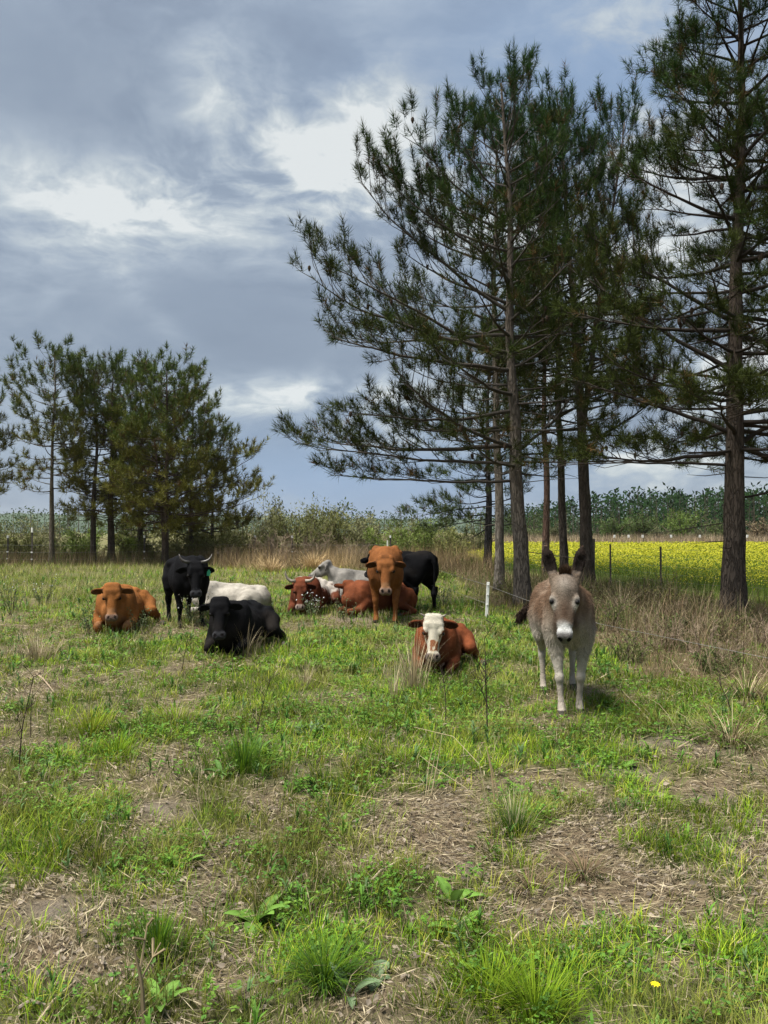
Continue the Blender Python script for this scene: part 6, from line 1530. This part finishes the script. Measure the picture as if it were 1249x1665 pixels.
stalk(412, 1215, [(0, 0, 0), (.05, 0, .25), (.12, .02, .52)], .0045, DKS, 'dark leaning stalk above the lush patch', 'dark_stalk', 'weed stalk', 6, 8, 'dark dead weed stalks')
stalk(30, 1260, [(0, 0, 0), (.02, 0, .3), (.09, 0, .62)], .005, DKS, 'dark stalk at the left edge', 'dark_stalk', 'weed stalk', 6, 9, 'dark dead weed stalks')
stalk(50, 1200, [(0, 0, 0), (0, 0, .2), (.01, 0, .36)], .004, DKS, 'short dark stalk right of the one at the left edge', 'dark_stalk', 'weed stalk', 3, 10, 'dark dead weed stalks')
stalk(793, 1200, [(0, 0, 0), (-.01, 0, .4), (-.02, 0, .75)], .006, DKS, 'tall dark upright stalk between the white faced cow and the donkey', 'dark_stalk', 'weed stalk', 5, 11, 'dark dead weed stalks')
stalk(800, 1165, [(0, 0, 0), (-.08, 0, .22), (-.15, 0, .42)], .005, DKS, 'dark stalk leaning left behind the tall upright one', 'dark_stalk', 'weed stalk', 5, 12, 'dark dead weed stalks')
stalk(725, 1185, [(0, 0, 0), (0, 0, .25), (-.03, 0, .5)], .0045, DKS, 'thin dark stalk below the white faced cow', 'dark_stalk', 'weed stalk', 5, 13, 'dark dead weed stalks')
stalk(295, 1095, [(0, 0, 0), (.03, 0, .2), (.07, 0, .42)], .005, DKS, 'dark stalk below the ginger cow', 'dark_stalk', 'weed stalk', 6, 14, 'dark dead weed stalks')
stalk(1195, 1175, [(0, 0, 0), (-.05, 0, .18), (-.14, 0, .38)], .006, DKS, 'dark stalk poking from the dead stem heap', 'dark_stalk', 'weed stalk', 3, 15, 'dark dead weed stalks')
stalk(330, 1330, [(0, 0, 0), (-.03, 0, .15), (-.02, 0, .30)], .004, PALE, 'green tan stalk left of the lush patch', seed=16)
stalk(355, 1385, [(0, 0, 0), (-.08, 0, .14), (-.17, 0, .30)], .004, PALE, 'slanting straw above the wide bladed tuft', seed=17)
stalk(235, 1662, [(0, 0, 0), (-.01, 0, .16), (-.035, .0, .27)], .009, (.24, .19, .11), 'thick broken weed stalk at the bottom left', 'broken_stalk', 'weed stalk', 2, 18, None)
# sticks lying on the ground
def lying(px0, py0, px1, py1, r, col, label):
    a = gnd(px0, py0); b = gnd(px1, py1); za, zb = H1(a.x, a.y), H1(b.x, b.y); m = (a + b) / 2
    P = np.array([[a.x - m.x, a.y - m.y, za + .02], [(a.x - m.x) * .3, (a.y - m.y) * .3 + .01, (za + zb) / 2 + .035], [b.x - m.x, b.y - m.y, zb + .025]])
    return tag(MB().tube(P, [r, r * .9, r * .5], col, 6).build('fallen_stalk', M_STRAW, loc=(m.x, m.y, 0)), label, 'dry stalk', 'fallen stalks on the grass')
lying(598, 1440, 656, 1400, .0055, (.48, .40, .27), 'pale fallen stalk above the bright grass')
lying(60, 1662, 125, 1600, .0055, (.36, .29, .19), 'long curved fallen stalk at the bottom left corner')
lying(30, 1640, 75, 1636, .007, (.27, .22, .18), 'short grey fallen stick at the bottom left corner')
lying(520, 1295, 628, 1305, .004, (.44, .36, .22), 'pale fallen stem lying across the middle')
lying(62, 1298, 110, 1322, .006, (.45, .37, .25), 'bent fallen stem in the left middle ground')
lying(60, 1100, 90, 1135, .009, (.34, .26, .18), 'thick fallen stem at the far left')
lying(470, 1100, 550, 1120, .006, (.34, .26, .17), 'fallen stem below the lying black cow')
lying(828, 1530, 874, 1500, .006, (.38, .30, .21), 'fallen stick on the straw right of the tall dock')
lying(1100, 1225, 1180, 1190, .007, (.38, .31, .2), 'fallen stem leaning on the dead stem heap')
lying(1060, 1180, 1010, 1120, .006, (.42, .34, .22), 'pale fallen stem below the thicket')

# weeds with small white flowers and grey leaves among the cattle
def flower_weed(px, py, h, label, seed, n=9, white=0.3):
    R = np.random.default_rng(seed); p = gnd(px, py); root = empty('flowering_weed', (p.x, p.y, H1(p.x, p.y))); tag(root, label, 'weed', 'flowering weeds among the cattle')
    st, lf, fw = MB(), MB(), MB()
    for k in range(n):
        a = R.random() * 6.28; q = np.array([math.cos(a), math.sin(a), 0]) * .05; d = np.array([math.cos(a) * .35, math.sin(a) * .35, 1]); hh = h * R.uniform(.5, 1.05)
        P = np.array([q, q + d * hh * .5 + R.normal(0, .02, 3), q + d * hh * [1.1, 1.1, 1.0]]); st.tube(P, [.005, .004, .002], (.09, .085, .045), 4, False)
        m = 26; t = R.uniform(.25, 1, m); pos = P[0] + (P[2] - P[0]) * t[:, None] + R.normal(0, .025, (m, 3)); dd = unit(R.normal(0, 1, (m, 3)) + [0, 0, .3]); nr = R.normal(0, 1, (m, 3)) + [0, 0, .6]
        lf.leaves(pos, dd, nr, R.uniform(.025, .05, m), R.uniform(.014, .026, m), np.array([0.10, 0.135, 0.06]) * R.uniform(.6, 1.3, (m, 1)))
        m = int(14 * white); 
        if m: fw.leaves(P[2] + R.normal(0, .04, (m, 3)), unit(R.normal(0, 1, (m, 3))), R.normal(0, 1, (m, 3)), np.full(m, .03), np.full(m, .026), np.full((m, 3), .6))
    st.build('stem', M_TWIG, root); lf.build('foliage', M_LEAF, root)
    if fw.n: tag(fw.build('flower_head', M_LEAF, root), kind='stuff')
flower_weed(318, 1022, .55, 'spindly grey leaved weed at the feet of the horned black cow', 1, 9, .3)
flower_weed(507, 1005, .42, 'pale flowering weed under the chin of the horned red cow', 2, 12, .3)
flower_weed(150, 1030, .40, 'leafy weed growing against the chest of the ginger cow', 3, 7, 0)
flower_weed(225, 1028, .45, 'thin weed against the flank of the ginger cow', 4, 6, 0)
flower_weed(20, 1000, .70, 'tall stemmy weed at the left edge behind the grass', 5, 9, .2)
flower_weed(70, 985, .60, 'stemmy weed left of the ginger cow', 6, 9, .2)
flower_weed(565, 1015, .40, 'dry stemmed weed beside the red cow lying behind', 7, 6, 0)
flower_weed(720, 990, .50, 'bushy weed left of the white fence post', 8, 12, 0)
flower_weed(450, 1000, .38, 'small leafy weed at the rump of the white cow', 9, 7, .1)
